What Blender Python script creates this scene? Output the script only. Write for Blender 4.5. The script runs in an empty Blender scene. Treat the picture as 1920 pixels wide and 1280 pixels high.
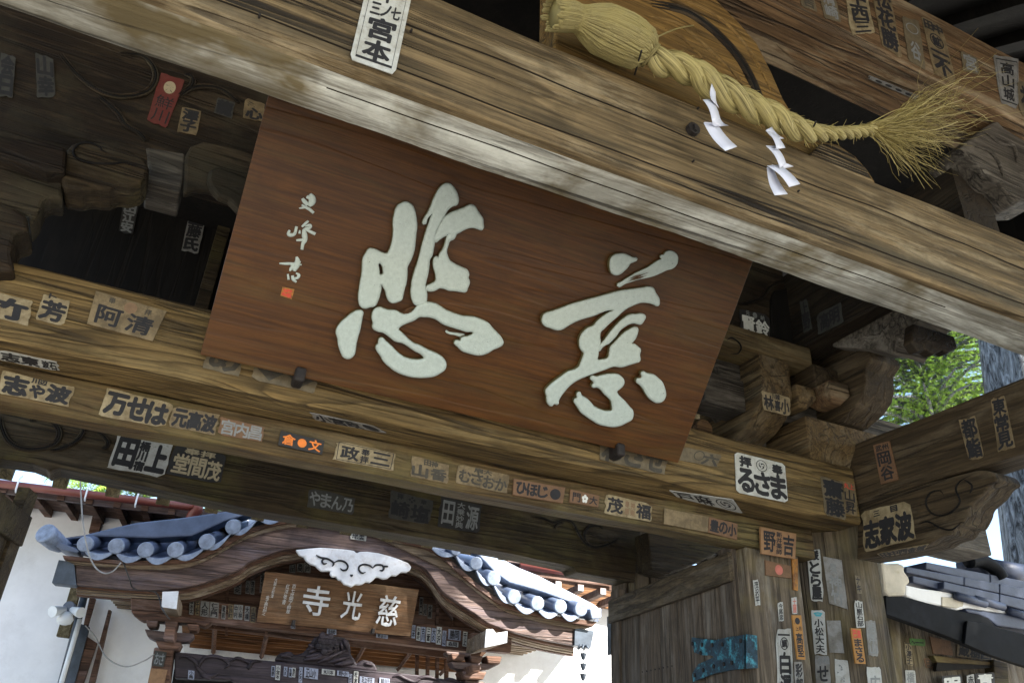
import bpy, bmesh, math, random
from mathutils import Vector, Matrix
random.seed(7)
S = bpy.context.scene
# ---------------------------------------------------------------- camera
F = 1470.0                                   # focal length in pixels of a 1920 px wide frame
EX = Vector((.909, .242, .339)).normalized() # world X in camera axes (right, down, forward)
EZ = Vector((.055, -.877, .478)).normalized()
EY = EZ.cross(EX) * -1
if EY.z < 0: EY = -EY
EY.normalize(); EZ = EX.cross(EY); EZ = EZ if EZ.y < 0 else -EZ
EYE = Vector((0, 0, 1.6))
def w2c(p):
    d = Vector(p) - EYE
    c = EX * d.x + EY * d.y + EZ * d.z
    return (960 + F * c.x / c.z, 640 + F * c.y / c.z)
def c2w(v): return Vector((v.dot(EX), v.dot(EY), v.dot(EZ)))
cam_d = bpy.data.cameras.new('camera'); cam_d.sensor_width = 36; cam_d.lens = F / 1920 * 36
cam_d.clip_start = .05; cam_d.clip_end = 600
cam = bpy.data.objects.new('camera', cam_d); S.collection.objects.link(cam); S.camera = cam
right, up, back = c2w(Vector((1, 0, 0))), c2w(Vector((0, -1, 0))), c2w(Vector((0, 0, -1)))
M4 = Matrix((right, up, back)).transposed().to_4x4(); M4.translation = EYE
cam.matrix_world = M4
# ---------------------------------------------------------------- light
SUN_EL, SUN_AZ = math.radians(40), math.radians(34)      # azimuth from -Y towards +X
sdir = Vector((math.sin(SUN_AZ) * math.cos(SUN_EL), -math.cos(SUN_AZ) * math.cos(SUN_EL), math.sin(SUN_EL)))
W = bpy.data.worlds.new('World'); S.world = W; W.use_nodes = True
sky = W.node_tree.nodes.new('ShaderNodeTexSky'); sky.sky_type = 'NISHITA'; sky.sun_disc = False
sky.sun_elevation = SUN_EL; sky.sun_rotation = math.atan2(sdir.x, sdir.y)
bg = W.node_tree.nodes['Background']; bg.inputs['Strength'].default_value = .088
W.node_tree.links.new(sky.outputs[0], bg.inputs['Color'])
sl = bpy.data.lights.new('sun', 'SUN'); sl.energy = 5.0; sl.angle = math.radians(.55); sl.color = (1, .955, .89)
so = bpy.data.objects.new('sun', sl); S.collection.objects.link(so)
so.rotation_euler = (-sdir).to_track_quat('-Z', 'Y').to_euler()
S.view_settings.view_transform = 'Standard'; S.view_settings.look = 'None'
S.view_settings.exposure = 2.45; S.view_settings.gamma = 1
S.cycles.max_bounces = 8; S.cycles.diffuse_bounces = 5

# ---------------------------------------------------------------- helpers
def PY(v): return (Vector((0, v, 0)), Vector((0, 1, 0)))
def PX(v): return (Vector((v, 0, 0)), Vector((1, 0, 0)))
def PZ(v): return (Vector((0, 0, v)), Vector((0, 0, 1)))
TH = math.radians(-6.93)
T0 = Vector((2.5, 10, 0)); TX = Vector((math.cos(TH), math.sin(TH), 0)); TY = Vector((-math.sin(TH), math.cos(TH), 0))
UP = Vector((0, 0, 1))
def PT(d): return (T0 + TY * d, TY)
def at(px, py, plane):
    r = c2w(Vector((px - 960, py - 640, F)))
    p0, n = plane
    return EYE + r * ((p0 - EYE).dot(n) / r.dot(n))
def tl(u, d, z): return T0 + TX * u + TY * d + UP * z       # hall frame to world

def tag(o, label=None, cat=None, group=None, kind=None):
    if label: o['label'] = label
    if cat: o['category'] = cat
    if group: o['group'] = group
    if kind: o['kind'] = kind
    return o
def thing(name, label, cat, loc, rotz=0, group=None):
    o = bpy.data.objects.new(name, None); S.collection.objects.link(o)
    o.location = loc; o.rotation_euler = (0, 0, rotz); o.empty_display_size = .2
    return tag(o, label, cat, group)
def rootmat(p):
    while p.parent: p = p.parent
    return Matrix.Translation(p.location) @ p.rotation_euler.to_matrix().to_4x4()

class MB:
    def __init__(s): s.v = []; s.f = []; s.uv = None; s.m = []; s.mi = 0; s.uvs = {}
    def add(s, vs, fs, uvs=None):
        b = len(s.v); s.v += [Vector(p) for p in vs]
        for k, f in enumerate(fs):
            s.f.append([i + b for i in f]); s.m.append(s.mi)
            if uvs: s.uvs[len(s.f) - 1] = uvs[k]
        return s
    def prism(s, pts, vec):
        n = len(pts); vec = Vector(vec)
        vs = [Vector(p) for p in pts] + [Vector(p) + vec for p in pts]
        fs = [list(range(n)), list(range(2 * n - 1, n - 1, -1))] + [[i, (i + 1) % n, (i + 1) % n + n, i + n] for i in range(n)]
        return s.add(vs, fs)
    def box(s, x0, x1, y0, y1, z0, z1, fr=None):
        vs = [(x0, y0, z0), (x1, y0, z0), (x1, y1, z0), (x0, y1, z0), (x0, y0, z1), (x1, y0, z1), (x1, y1, z1), (x0, y1, z1)]
        if fr: vs = [fr(*p) for p in vs]
        return s.add(vs, [(0, 3, 2, 1), (4, 5, 6, 7), (0, 1, 5, 4), (1, 2, 6, 5), (2, 3, 7, 6), (3, 0, 4, 7)])
    def loft(s, rings, close=True, cap=True, uv=False):
        n = len(rings[0]); vs = [p for r in rings for p in r]; fs = []; us = []
        L = 0
        for k in range(len(rings) - 1):
            L2 = L + (Vector(rings[k + 1][0]) - Vector(rings[k][0])).length
            for i in range(n if close else n - 1):
                j = (i + 1) % n
                fs.append((k * n + i, k * n + j, (k + 1) * n + j, (k + 1) * n + i))
                us.append(((i / n, L), ((i + 1) / n, L), ((i + 1) / n, L2), (i / n, L2)))
            L = L2
        if cap and close:
            fs.append(tuple(range(n - 1, -1, -1))); us.append([(0, 0)] * n)
            fs.append(tuple((len(rings) - 1) * n + i for i in range(n))); us.append([(0, 0)] * n)
        return s.add(vs, fs, us if uv else None)
    def tube(s, path, rad, seg=8, uv=False, cap=True, flat=1, hint=None):
        path = [Vector(p) for p in path]; rings = []
        N = None
        for i, p in enumerate(path):
            t = (path[min(i + 1, len(path) - 1)] - path[max(i - 1, 0)]).normalized()
            if N is None:
                h = Vector(hint) if hint else (Vector((0, 0, 1)) if abs(t.z) < .9 else Vector((1, 0, 0)))
                N = (h - t * h.dot(t)).normalized()
            else: N = (N - t * N.dot(t)).normalized()
            B = t.cross(N)
            r = rad[i] if isinstance(rad, (list, tuple)) else rad
            rings.append([p + (N * math.cos(a) * flat + B * math.sin(a)) * r for a in [2 * math.pi * k / seg for k in range(seg)]])
        return s.loft(rings, uv=uv, cap=cap)
    def build(s, name, mat, parent=None, bevel=0, smooth=False, at0=None, recalc=True, seg=2):
        me = bpy.data.meshes.new(name)
        if parent is not None: inv = rootmat(parent).inverted()
        elif at0 is not None: inv = Matrix.Translation(-Vector(at0))
        else: inv = Matrix.Identity(4)
        me.from_pydata([inv @ p for p in s.v], [], s.f)
        for m in (mat if isinstance(mat, (list, tuple)) else [mat]): me.materials.append(m)
        for i, p in enumerate(me.polygons): p.material_index = s.m[i]; p.use_smooth = smooth
        if s.uvs:
            ul = me.uv_layers.new(name='UVMap')
            for i, p in enumerate(me.polygons):
                if i in s.uvs:
                    for li, c in zip(p.loop_indices, s.uvs[i]): ul.data[li].uv = c
        if recalc:
            bm = bmesh.new(); bm.from_mesh(me); bmesh.ops.recalc_face_normals(bm, faces=bm.faces); bm.to_mesh(me); bm.free()
        o = bpy.data.objects.new(name, me); S.collection.objects.link(o)
        if parent is not None: o.parent = parent
        elif at0 is not None: o.location = at0
        if bevel:
            md = o.modifiers.new('bevel', 'BEVEL'); md.width = bevel; md.segments = seg; md.limit_method = 'ANGLE'; md.angle_limit = math.radians(35)
            if smooth: pass
        return o
def smooth_path(pts, n=6):
    pts = [Vector(p) for p in pts]; out = []
    for i in range(len(pts) - 1):
        a, b, c, d = pts[max(i - 1, 0)], pts[i], pts[i + 1], pts[min(i + 2, len(pts) - 1)]
        for k in range(n):
            t = k / n
            out.append(.5 * ((2 * b) + (c - a) * t + (2 * a - 5 * b + 4 * c - d) * t * t + (3 * b - a - 3 * c + d) * t ** 3))
    out.append(pts[-1]); return out
def pxs(pts, plane, o=(0, 0), s=1): return [at(o[0] + x / s, o[1] + y / s, plane) for x, y in pts]
def sp2(pts, n=5): return [(p.x, p.y) for p in smooth_path([Vector((x, y, 0)) for x, y in pts], n)]

# ---------------------------------------------------------------- materials
def nt(name):
    m = bpy.data.materials.new(name); m.use_nodes = True
    t = m.node_tree; b = t.nodes['Principled BSDF']; return m, t, b
def N(t, typ, **k):
    n = t.nodes.new(typ)
    for a, v in k.items():
        if a in n.inputs.keys() if isinstance(a, str) else False: n.inputs[a].default_value = v
        else: setattr(n, a, v)
    return n
def math_n(t, op, a, b=None, clamp=False):
    n = t.nodes.new('ShaderNodeMath'); n.operation = op; n.use_clamp = clamp
    for i, v in enumerate((a, b)):
        if v is None: continue
        if isinstance(v, (int, float)): n.inputs[i].default_value = v
        else: t.links.new(v, n.inputs[i])
    return n.outputs[0]
def mixc(t, f, a, b, mode='MIX'):
    n = t.nodes.new('ShaderNodeMix'); n.data_type = 'RGBA'; n.blend_type = mode
    for i, v in ((0, f), (6, a), (7, b)):
        if isinstance(v, (int, float)): n.inputs[i].default_value = v
        elif isinstance(v, tuple): n.inputs[i].default_value = (*v, 1) if len(v) == 3 else v
        else: t.links.new(v, n.inputs[i])
    return n.outputs[2]
def noise(t, vec, scale, detail=4, rough=.55, dist=0):
    n = t.nodes.new('ShaderNodeTexNoise'); n.inputs['Scale'].default_value = scale; n.inputs['Detail'].default_value = detail
    n.inputs['Roughness'].default_value = rough; n.inputs['Distortion'].default_value = dist
    if vec is not None: t.links.new(vec, n.inputs['Vector'])
    return n.outputs['Fac']
def ramp(t, f, stops):
    n = t.nodes.new('ShaderNodeValToRGB'); e = n.color_ramp.elements
    while len(e) < len(stops): e.new(.5)
    for el, (p, c) in zip(e, stops):
        el.position = p; el.color = (*c, 1) if not isinstance(c, (int, float)) else (c, c, c, 1)
    t.links.new(f, n.inputs[0]); return n.outputs[0]
def bump(t, h, strength, dist, nrm=None):
    n = t.nodes.new('ShaderNodeBump'); n.inputs['Strength'].default_value = strength; n.inputs['Distance'].default_value = dist
    t.links.new(h, n.inputs['Height'])
    if nrm: t.links.new(nrm, n.inputs['Normal'])
    return n.outputs[0]
def vadd(t, a, b):
    n = t.nodes.new('ShaderNodeVectorMath'); n.operation = 'ADD'; t.links.new(a, n.inputs[0]); t.links.new(b, n.inputs[1]); return n.outputs[0]
def wood(name, dark, light, axis='x', pale=(.42, .42, .38), pale_amt=.35, moss=None, moss_amt=0, rings=9, crack=.5, rough=.75, ringc=.55, k=1.0, spread=1.0, stain=None, wav=.45, bmp=.8):
    g = .5 if not name.startswith('hall') else .75
    if name == 'bounce_pale_wood': g = .85
    dark, light, pale = tuple(c * g * .85 for c in dark), tuple(c * g for c in light), tuple(c * g * 1.15 for c in pale)
    if not name.startswith('hall') and name not in ('bounce_pale_wood', 'sign_wood', 'shade_black_wood', 'old_wood_z', 'door_wood', 'grey_carved_wood', 'brace_wood'):
        dark, light, pale = tuple((c[0] * 1.10, c[1] * .99, c[2] * .78) for c in (dark, light, pale))
    m, t, b = nt(name)
    tc = t.nodes.new('ShaderNodeTexCoord'); oi = t.nodes.new('ShaderNodeObjectInfo')
    off = t.nodes.new('ShaderNodeVectorMath'); off.operation = 'SCALE'; off.inputs[0].default_value = (37, 71, 53)
    t.links.new(oi.outputs['Random'], off.inputs['Scale'])
    v = vadd(t, tc.outputs['Object'], off.outputs[0])
    def mp(sl, sc):
        n = t.nodes.new('ShaderNodeMapping'); q = [sc * k, sc * k, sc * k]; q['xyz'.index(axis)] = sl * k
        n.inputs['Scale'].default_value = q; t.links.new(v, n.inputs['Vector']); return n.outputs[0]
    fine = noise(t, mp(3, 90), 1, 5, .65)
    broad = noise(t, mp(.45, 4.2), 1, 2.2, .4, wav)
    rg = math_n(t, 'FRACT', math_n(t, 'MULTIPLY', broad, rings))
    rline = ramp(t, rg, [(0, 1), (.6, .6), (.88, 0), (.97, 1)])       # slow rise then a sharp late-wood line
    streak = noise(t, mp(.8, 26), 1, 6, .72)
    patch = noise(t, v, 2.2 * k, 5, .6, .2)
    patch2 = noise(t, mp(1.0, 6), 1, 8, .72, .25)
    base = mixc(t, ramp(t, streak, [(.25, 0), (.72, 1)]), dark, light)
    base = mixc(t, math_n(t, 'MULTIPLY', math_n(t, 'SUBTRACT', 1, rline), ringc), base, tuple(c * .42 for c in dark))
    base = mixc(t, ramp(t, fine, [(.38, .75), (.58, 0)]), base, tuple(c * .5 for c in dark))
    base = mixc(t, math_n(t, 'MULTIPLY', ramp(t, patch2, [(.5, 0), (.62, 1)]), pale_amt), base, pale)
    if moss: base = mixc(t, math_n(t, 'MULTIPLY', ramp(t, patch, [(.48, 0), (.62, 1)]), moss_amt), base, moss)
    base = mixc(t, ramp(t, noise(t, v, 5 * k, 6, .7), [(.3, .5), (.5, 0)]), base, tuple(c * .55 for c in dark))
    if stain:                                    # dirt gathered along the lower arris
        sx = t.nodes.new('ShaderNodeSeparateXYZ'); t.links.new(tc.outputs['Object'], sx.inputs[0])
        dz = math_n(t, 'ABSOLUTE', math_n(t, 'SUBTRACT', sx.outputs['Z'], stain[0]))
        q = math_n(t, 'MULTIPLY', ramp(t, math_n(t, 'DIVIDE', dz, stain[1]), [(.25, 1), (1, 0)]), ramp(t, noise(t, mp(.7, 4), 1, 6, .7, .5), [(.44, 0), (.56, .9)]))
        base = mixc(t, q, base, stain[2])
    # long drying cracks along the grain
    cn = noise(t, mp(.35, 9), 1, 3, .5, .6)
    cr = ramp(t, math_n(t, 'ABSOLUTE', math_n(t, 'SUBTRACT', cn, .5)), [(0, 1), (.012, .95), (.026, 0)])
    gate_ = ramp(t, noise(t, mp(.5, 1.5), 1, 2), [(.40, 0), (.52, 1)])
    cr = math_n(t, 'MULTIPLY', math_n(t, 'MULTIPLY', cr, gate_), crack)
    base = mixc(t, cr, base, (.008, .006, .004))
    hv = t.nodes.new('ShaderNodeHueSaturation'); t.links.new(base, hv.inputs['Color'])
    t.links.new(math_n(t, 'ADD', math_n(t, 'MULTIPLY', oi.outputs['Random'], .35 * spread), 1 - .175 * spread), hv.inputs['Value'])
    t.links.new(hv.outputs[0], b.inputs['Base Color'])
    b.inputs['Roughness'].default_value = rough; b.inputs['Specular IOR Level'].default_value = .25
    h = math_n(t, 'ADD', math_n(t, 'MULTIPLY', rline, .5), math_n(t, 'MULTIPLY', fine, .6))
    h = math_n(t, 'SUBTRACT', h, math_n(t, 'MULTIPLY', cr, 3))
    h = math_n(t, 'ADD', h, math_n(t, 'MULTIPLY', patch, .8))
    t.links.new(bump(t, h, bmp, .008), b.inputs['Normal'])
    return m
def plain(name, col, rough=.6, var=.25, scale=8, bmp=.2, metal=0, spec=.4, dirt=None, dist=.004):
    m, t, b = nt(name); tc = t.nodes.new('ShaderNodeTexCoord')
    v = tc.outputs['Object']; n1 = noise(t, v, scale, 6, .65)
    c = mixc(t, ramp(t, n1, [(.35, 0), (.65, 1)]), tuple(x * (1 - var) for x in col), tuple(min(1, x * (1 + var * .6)) for x in col))
    if dirt: c = mixc(t, ramp(t, noise(t, v, scale * .6, 6, .7), [(.52, 0), (.68, .8)]), c, dirt)
    t.links.new(c, b.inputs['Base Color'])
    b.inputs['Roughness'].default_value = rough; b.inputs['Metallic'].default_value = metal; b.inputs['Specular IOR Level'].default_value = spec
    t.links.new(bump(t, noise(t, v, scale * 4, 5, .6), bmp, dist), b.inputs['Normal'])
    return m
def straw(name, c0, c1):
    m, t, b = nt(name); uv = t.nodes.new('ShaderNodeUVMap')
    mp = t.nodes.new('ShaderNodeMapping'); mp.inputs['Scale'].default_value = (26, 3.5, 1); t.links.new(uv.outputs[0], mp.inputs[0])
    f = noise(t, mp.outputs[0], 1, 5, .7, .3)
    tc = t.nodes.new('ShaderNodeTexCoord'); f2 = noise(t, tc.outputs['Object'], 14, 4)
    c = mixc(t, ramp(t, f, [(.36, 0), (.62, 1)]), c0, c1); c = mixc(t, ramp(t, f2, [(.4, .35), (.6, 0)]), c, (.32, .27, .09))
    t.links.new(c, b.inputs['Base Color']); b.inputs['Roughness'].default_value = .6; b.inputs['Specular IOR Level'].default_value = .3
    t.links.new(bump(t, f, .8, .006), b.inputs['Normal']); return m
MT = {}
BR_D, BR_L = (.13, .092, .048), (.30, .225, .125)
MT['front'] = wood('front_beam_wood', (.13, .10, .058), (.44, .35, .225), 'x', pale=(.56, .51, .41), pale_amt=.5, rings=8, crack=1, ringc=.5, wav=.12, spread=0, stain=(1.87 + 1.6, .05, (.045, .036, .02)))
MT['pale'] = wood('bounce_pale_wood', (.42, .41, .35), (.74, .75, .68), 'x', pale=(.66, .68, .62), pale_amt=.8, moss=(.13, .10, .045), moss_amt=.95, rings=5, crack=.7, ringc=.2, spread=0, stain=(1.83 + 1.6, .035, (.06, .045, .02)))  # paler underside copy of the beam wood, ground bounce painted in
MT['bx'] = wood('old_wood_x', BR_D, (.27, .20, .10), 'x', moss=(.15, .13, .05), moss_amt=.4, pale=(.36, .34, .26), pale_amt=.3, rings=12)
MT['bxg'] = wood('old_wood_golden', (.17, .12, .05), (.40, .30, .15), 'x', pale=(.42, .36, .22), pale_amt=.25, rings=18, ringc=.9)
MT['bxu'] = wood('shade_brown_wood', (.017, .011, .006), (.050, .033, .018), 'x', pale=(.25, .2, .14), pale_amt=.25, moss=(.04, .035, .02), moss_amt=.7, rings=10)  # shade of the upper and left members painted into the wood colour
MT['bx2'] = wood('old_wood_dark', (.038, .028, .015), (.115, .088, .052), 'x', pale=(.2, .19, .16), pale_amt=.3, moss=(.07, .06, .02), moss_amt=.5, rings=8)  # dark old wood, taken lower to paint shade into recesses as well
MT['byu'] = wood('shade_brown_wood_y', (.018, .013, .008), (.05, .036, .022), 'y', pale=(.1, .09, .07), pale_amt=.3)  # same painted-in shade for the members running in depth
MT['by'] = wood('old_wood_y', (.06, .045, .028), (.15, .115, .072), 'y', pale=(.25, .22, .18), pale_amt=.35, rings=10)
MT['byl'] = wood('old_wood_y_light', (.14, .10, .055), (.30, .23, .13), 'y', pale=(.36, .33, .27), pale_amt=.4, rings=12)
MT['bz'] = wood('old_wood_z', (.13, .10, .068), (.32, .255, .185), 'z', pale=(.42, .39, .34), pale_amt=.45, moss=(.15, .12, .045), moss_amt=.35, rings=8)
MT['red'] = wood('reddish_wood', (.17, .105, .06), (.36, .245, .15), 'x', pale=(.44, .40, .33), pale_amt=.6, rings=7, crack=.6, ringc=.4)
MT['gold'] = wood('golden_carved_wood', (.24, .15, .05), (.42, .28, .10), 'x', pale=(.4, .33, .2), pale_amt=.15, rings=6, ringc=.3)
MT['dark'] = wood('shade_black_wood', (.003, .002, .0015), (.008, .006, .004), 'z', pale=(.03, .025, .02), pale_amt=.3, bmp=.15)  # near-black colour stands in for deep shade in recesses and openings
MT['sign'] = wood('sign_wood', (.128, .045, .007), (.172, .066, .010), 'x', pale=(.12, .08, .02), pale_amt=.3, rings=7, crack=.0, rough=.42, ringc=.16, wav=.15, bmp=.3, spread=0)
MT['grey'] = wood('grey_carved_wood', (.10, .085, .065), (.27, .235, .19), 'x', pale=(.38, .35, .30), pale_amt=.5, rings=14)
MT['door'] = wood('door_wood', (.12, .088, .06), (.29, .225, .165), 'z', pale=(.36, .33, .29), pale_amt=.4, rings=22, ringc=.5, crack=.35)
MT['doorx'] = wood('brace_wood', (.12, .088, .05), (.28, .215, .13), 'y', pale=(.36, .33, .28), pale_amt=.35, rings=12)
MT['tx'] = wood('hall_wood', (.11, .055, .035), (.26, .145, .095), 'x', pale=(.3, .22, .2), pale_amt=.4, rings=6, k=.7)
MT['tdk'] = wood('hall_dark_wood', (.085, .055, .05), (.29, .20, .165), 'x', pale=(.16, .14, .17), pale_amt=.35, rings=6, rough=.5, k=.7)
MT['tdk2'] = wood('hall_blackish_wood', (.03, .022, .028), (.085, .062, .072), 'x', pale=(.12, .1, .11), pale_amt=.3, rings=6, rough=.5, k=.7)
MT['tor'] = wood('hall_orange_wood', (.20, .085, .03), (.36, .17, .065), 'x', pale=(.38, .22, .12), pale_amt=.2, rings=6, k=.7)
MT['tlt'] = wood('hall_pale_wood', (.25, .18, .115), (.45, .35, .25), 'x', pale=(.52, .46, .38), pale_amt=.5, rings=5, k=.7)
MT['tgr'] = wood('rafter_wood', (.16, .14, .085), (.32, .28, .18), 'y', pale=(.42, .4, .33), pale_amt=.4)
MT['signt'] = wood('hall_sign_wood', (.20, .105, .05), (.29, .165, .085), 'x', pale=(.4, .3, .2), pale_amt=.2, rings=5, crack=.05, ringc=.2)
MT['glyph'] = plain('glyph_white', (.35, .41, .385), .55, .10, 60, .6, dirt=None)
MT['ink'] = plain('black_ink', (.012, .012, .014), .75, .2, 30, 0)
MT['inkf'] = plain('faded_ink', (.045, .04, .03), .8, .3, 30, 0)
MT['iron'] = plain('rusty_iron', (.011, .008, .007), .7, .4, 30, .4)
MT['shide'] = plain('white_paper', (.55, .57, .66), .5, .04, 20, .05)
MT['straw'] = straw('straw', (.075, .06, .02), (.38, .325, .14))
MT['fray'] = plain('dry_straw', (.19, .165, .045), .6, .35, 12, 0)
MT['teal'] = plain('verdigris', (.006, .03, .05), .6, .6, 34, .5, metal=.2, dirt=(.06, .36, .46))
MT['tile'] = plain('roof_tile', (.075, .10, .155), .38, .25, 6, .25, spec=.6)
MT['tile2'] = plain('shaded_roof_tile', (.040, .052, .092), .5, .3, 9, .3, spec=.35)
MT['cap'] = plain('tile_cap', (.20, .245, .325), .5, .35, 14, .4)
MT['plaster'] = plain('white_plaster', (.78, .79, .80), .85, .06, 3, .15, dirt=(.66, .66, .66))
MT['plaster2'] = plain('old_plaster', (.50, .46, .38), .9, .2, 6, .5, dirt=(.28, .24, .13))
MT['gutter'] = plain('red_gutter', (.17, .045, .03), .4, .15, 5, .05)
MT['copper'] = plain('dark_copper', (.055, .07, .09), .5, .35, 8, .15, metal=.3)
MT['blackboard'] = plain('black_fascia', (.004, .005, .007), .7, .5, 5, .25, spec=.12, dirt=(.012, .013, .018))
MT['gpaint'] = plain('white_painted_wood', (.62, .64, .66), .6, .1, 8, .2, dirt=(.4, .38, .36))
MT['bark'] = None
MT['lamp'] = plain('lamp_white', (.7, .74, .76), .3, .05, 10, 0)
MT['wire'] = plain('wire', (.25, .25, .24), .5, .2, 20, 0)
MT['wire_dark'] = plain('dark_wire', (.03, .03, .03), .5, .2, 20, 0)
def paper(name, col, dirt, amt=.5):
    col, dirt = tuple(c * .58 for c in col), tuple(c * .46 for c in dirt)
    m, t, b = nt(name); tc = t.nodes.new('ShaderNodeTexCoord'); v = tc.outputs['Object']
    c = mixc(t, math_n(t, 'MULTIPLY', ramp(t, noise(t, v, 14, 7, .7), [(.40, 0), (.60, 1)]), min(1, amt * 1.2)), col, dirt)
    c = mixc(t, ramp(t, noise(t, v, 45, 6, .8), [(.56, 0), (.68, .6)]), c, tuple(x * .35 for x in dirt))
    t.links.new(c, b.inputs['Base Color']); b.inputs['Roughness'].default_value = .7
    t.links.new(bump(t, noise(t, v, 22, 5, .6), .6, .006), b.inputs['Normal']); return m
PP = {
 'cream': paper('cream_paper', (.44, .36, .21), (.26, .19, .09), .75),
 'tan': paper('tan_paper', (.29, .215, .11), (.17, .12, .055), .8),
 'white': paper('white_paper_slip', (.62, .64, .62), (.40, .37, .28), .35),
 'plate': paper('white_plate', (.70, .72, .68), (.42, .39, .29), .45),
 'grey': paper('grey_paper', (.34, .34, .33), (.2, .18, .14), .6),
 'black': paper('black_paper', (.016, .016, .018), (.05, .045, .035), .5),
 'red': paper('red_paper', (.17, .018, .012), (.22, .06, .04), .5),
 'wood': paper('plaque_wood', (.25, .13, .06), (.17, .09, .04), .6),
 'brightwood': paper('orange_plaque_wood', (.42, .23, .10), (.3, .15, .07), .5),
 'orange': paper('orange_paper', (.50, .23, .035), (.45, .2, .04), .3),
 'gold': paper('gold_paper', (.6, .26, .03), (.25, .09, .02), .8),
 'blue': paper('shaded_blue_paper', (.40, .45, .58), (.2, .2, .25), .4),
 'green': paper('green_paper', (.1, .3, .06), (.1, .1, .05), .5),
 'faint': paper('worn_paper', (.21, .165, .095), (.15, .115, .06), .7),
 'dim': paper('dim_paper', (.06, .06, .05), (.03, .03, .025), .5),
}
INK = {'k': MT['ink'], 'f': MT['inkf'], 'w': plain('white_ink', (.55, .56, .53), .7, .1, 30, 0), 'r': plain('red_ink', (.45, .05, .03), .7, .2, 30, 0),
       'o': plain('orange_ink', (.62, .17, .02), .6, .15, 30, 0), 't': plain('teal_ink', (.05, .3, .36), .6, .15, 30, 0), 'c': plain('cream_ink', (.33, .28, .18), .7, .15, 30, 0),
       'b': plain('brown_ink', (.16, .10, .055), .7, .2, 30, 0), 'p': plain('pink_ink', (.4, .12, .09), .7, .2, 30, 0), 's': plain('silver_ink', (.17, .18, .18), .7, .2, 30, 0)}

# ---------------------------------------------------------------- glyphs
GC = {}
_fc = bpy.data.curves.new('glyph', 'FONT'); _fo = bpy.data.objects.new('glyph', _fc); S.collection.objects.link(_fo)
def glyph(ch, bold=.028):
    key = (ch, bold)
    if key in GC: return GC[key]
    _fc.body = ch; _fc.offset = min(bold, .008); _fc.resolution_u = 2; _fc.fill_mode = 'FRONT'
    dg = bpy.context.evaluated_depsgraph_get(); dg.update()
    me = bpy.data.meshes.new_from_object(_fo.evaluated_get(dg))
    vs = [v.co.copy() for v in me.vertices]; fs = [list(p.vertices) for p in me.polygons]; bpy.data.meshes.remove(me)
    if not vs: vs = [Vector((0, 0, 0))]
    x0, x1 = min(v.x for v in vs), max(v.x for v in vs); y0, y1 = min(v.y for v in vs), max(v.y for v in vs)
    w, h = max(x1 - x0, .3), max(y1 - y0, .3); cx, cy = (x0 + x1) / 2, (y0 + y1) / 2
    vs = [((v.x - cx) / w + .5, .5 - (v.y - cy) / h) for v in vs]
    GC[key] = (vs, fs); return GC[key]
def disc_glyph(kind):
    vs, fs = [], []
    def ring(r0, r1, a0=0, a1=2 * math.pi, n=20, c=(.5, .5)):
        b = len(vs)
        for i in range(n + 1):
            a = a0 + (a1 - a0) * i / n
            for r in (r0, r1): vs.append((c[0] + r * math.cos(a), c[1] + r * math.sin(a)))
        for i in range(n): fs.append([b + 2 * i, b + 2 * i + 1, b + 2 * i + 3, b + 2 * i + 2])
    if kind == '@ring': ring(.42, .5)
    elif kind == '@disc': ring(0, .5)
    elif kind == '@flower':
        for k in range(5): ring(0, .19, c=(.5 + .27 * math.cos(k * 1.257 - 1.57), .5 + .27 * math.sin(k * 1.257 - 1.57)), n=10)
    elif kind == '@diamond':
        for c in ((.5, .22), (.22, .5), (.78, .5), (.5, .78)):
            b = len(vs); vs.extend([(c[0], c[1] - .2), (c[0] + .2, c[1]), (c[0], c[1] + .2), (c[0] - .2, c[1])]); fs.append([b, b + 1, b + 2, b + 3])
    elif kind == '@comma':                      # three comma swirls inside a ring
        ring(.44, .5)
        for k in range(3):
            a0 = k * 2.094; b = len(vs); n = 10
            for i in range(n + 1):
                a = a0 + 2.3 * i / n; r = .12 + .2 * i / n; w = .17 * (1 - i / n) + .01
                vs.append((.5 + (r - w / 2) * math.cos(a), .5 + (r - w / 2) * math.sin(a))); vs.append((.5 + (r + w / 2) * math.cos(a), .5 + (r + w / 2) * math.sin(a)))
            for i in range(n): fs.append([b + 2 * i, b + 2 * i + 1, b + 2 * i + 3, b + 2 * i + 2])
    elif kind == '@fan':
        for k in range(5): ring(0, .14, c=(.15 + .175 * k, .35 - .12 * math.sin(k * .785)), n=8)
        b = len(vs); vs.extend([(.1, .45), (.9, .45), (.75, .8), (.25, .8)]); fs.append([b, b + 1, b + 2, b + 3])
    elif kind == '@scribble':
        r = random.Random(len(GC) + 5)
        for k in range(14):
            x, y = r.uniform(0, .8), r.uniform(0, .9); b = len(vs); vs.extend([(x, y), (x + r.uniform(.08, .25), y + .02), (x + .15, y + r.uniform(.05, .12)), (x, y + .08)]); fs.append([b, b + 1, b + 2, b + 3])
    return vs, fs
def lerp2(q, u, v):
    return (q[0] * (1 - u) + q[1] * u) * (1 - v) + (q[3] * (1 - u) + q[2] * u) * v
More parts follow.
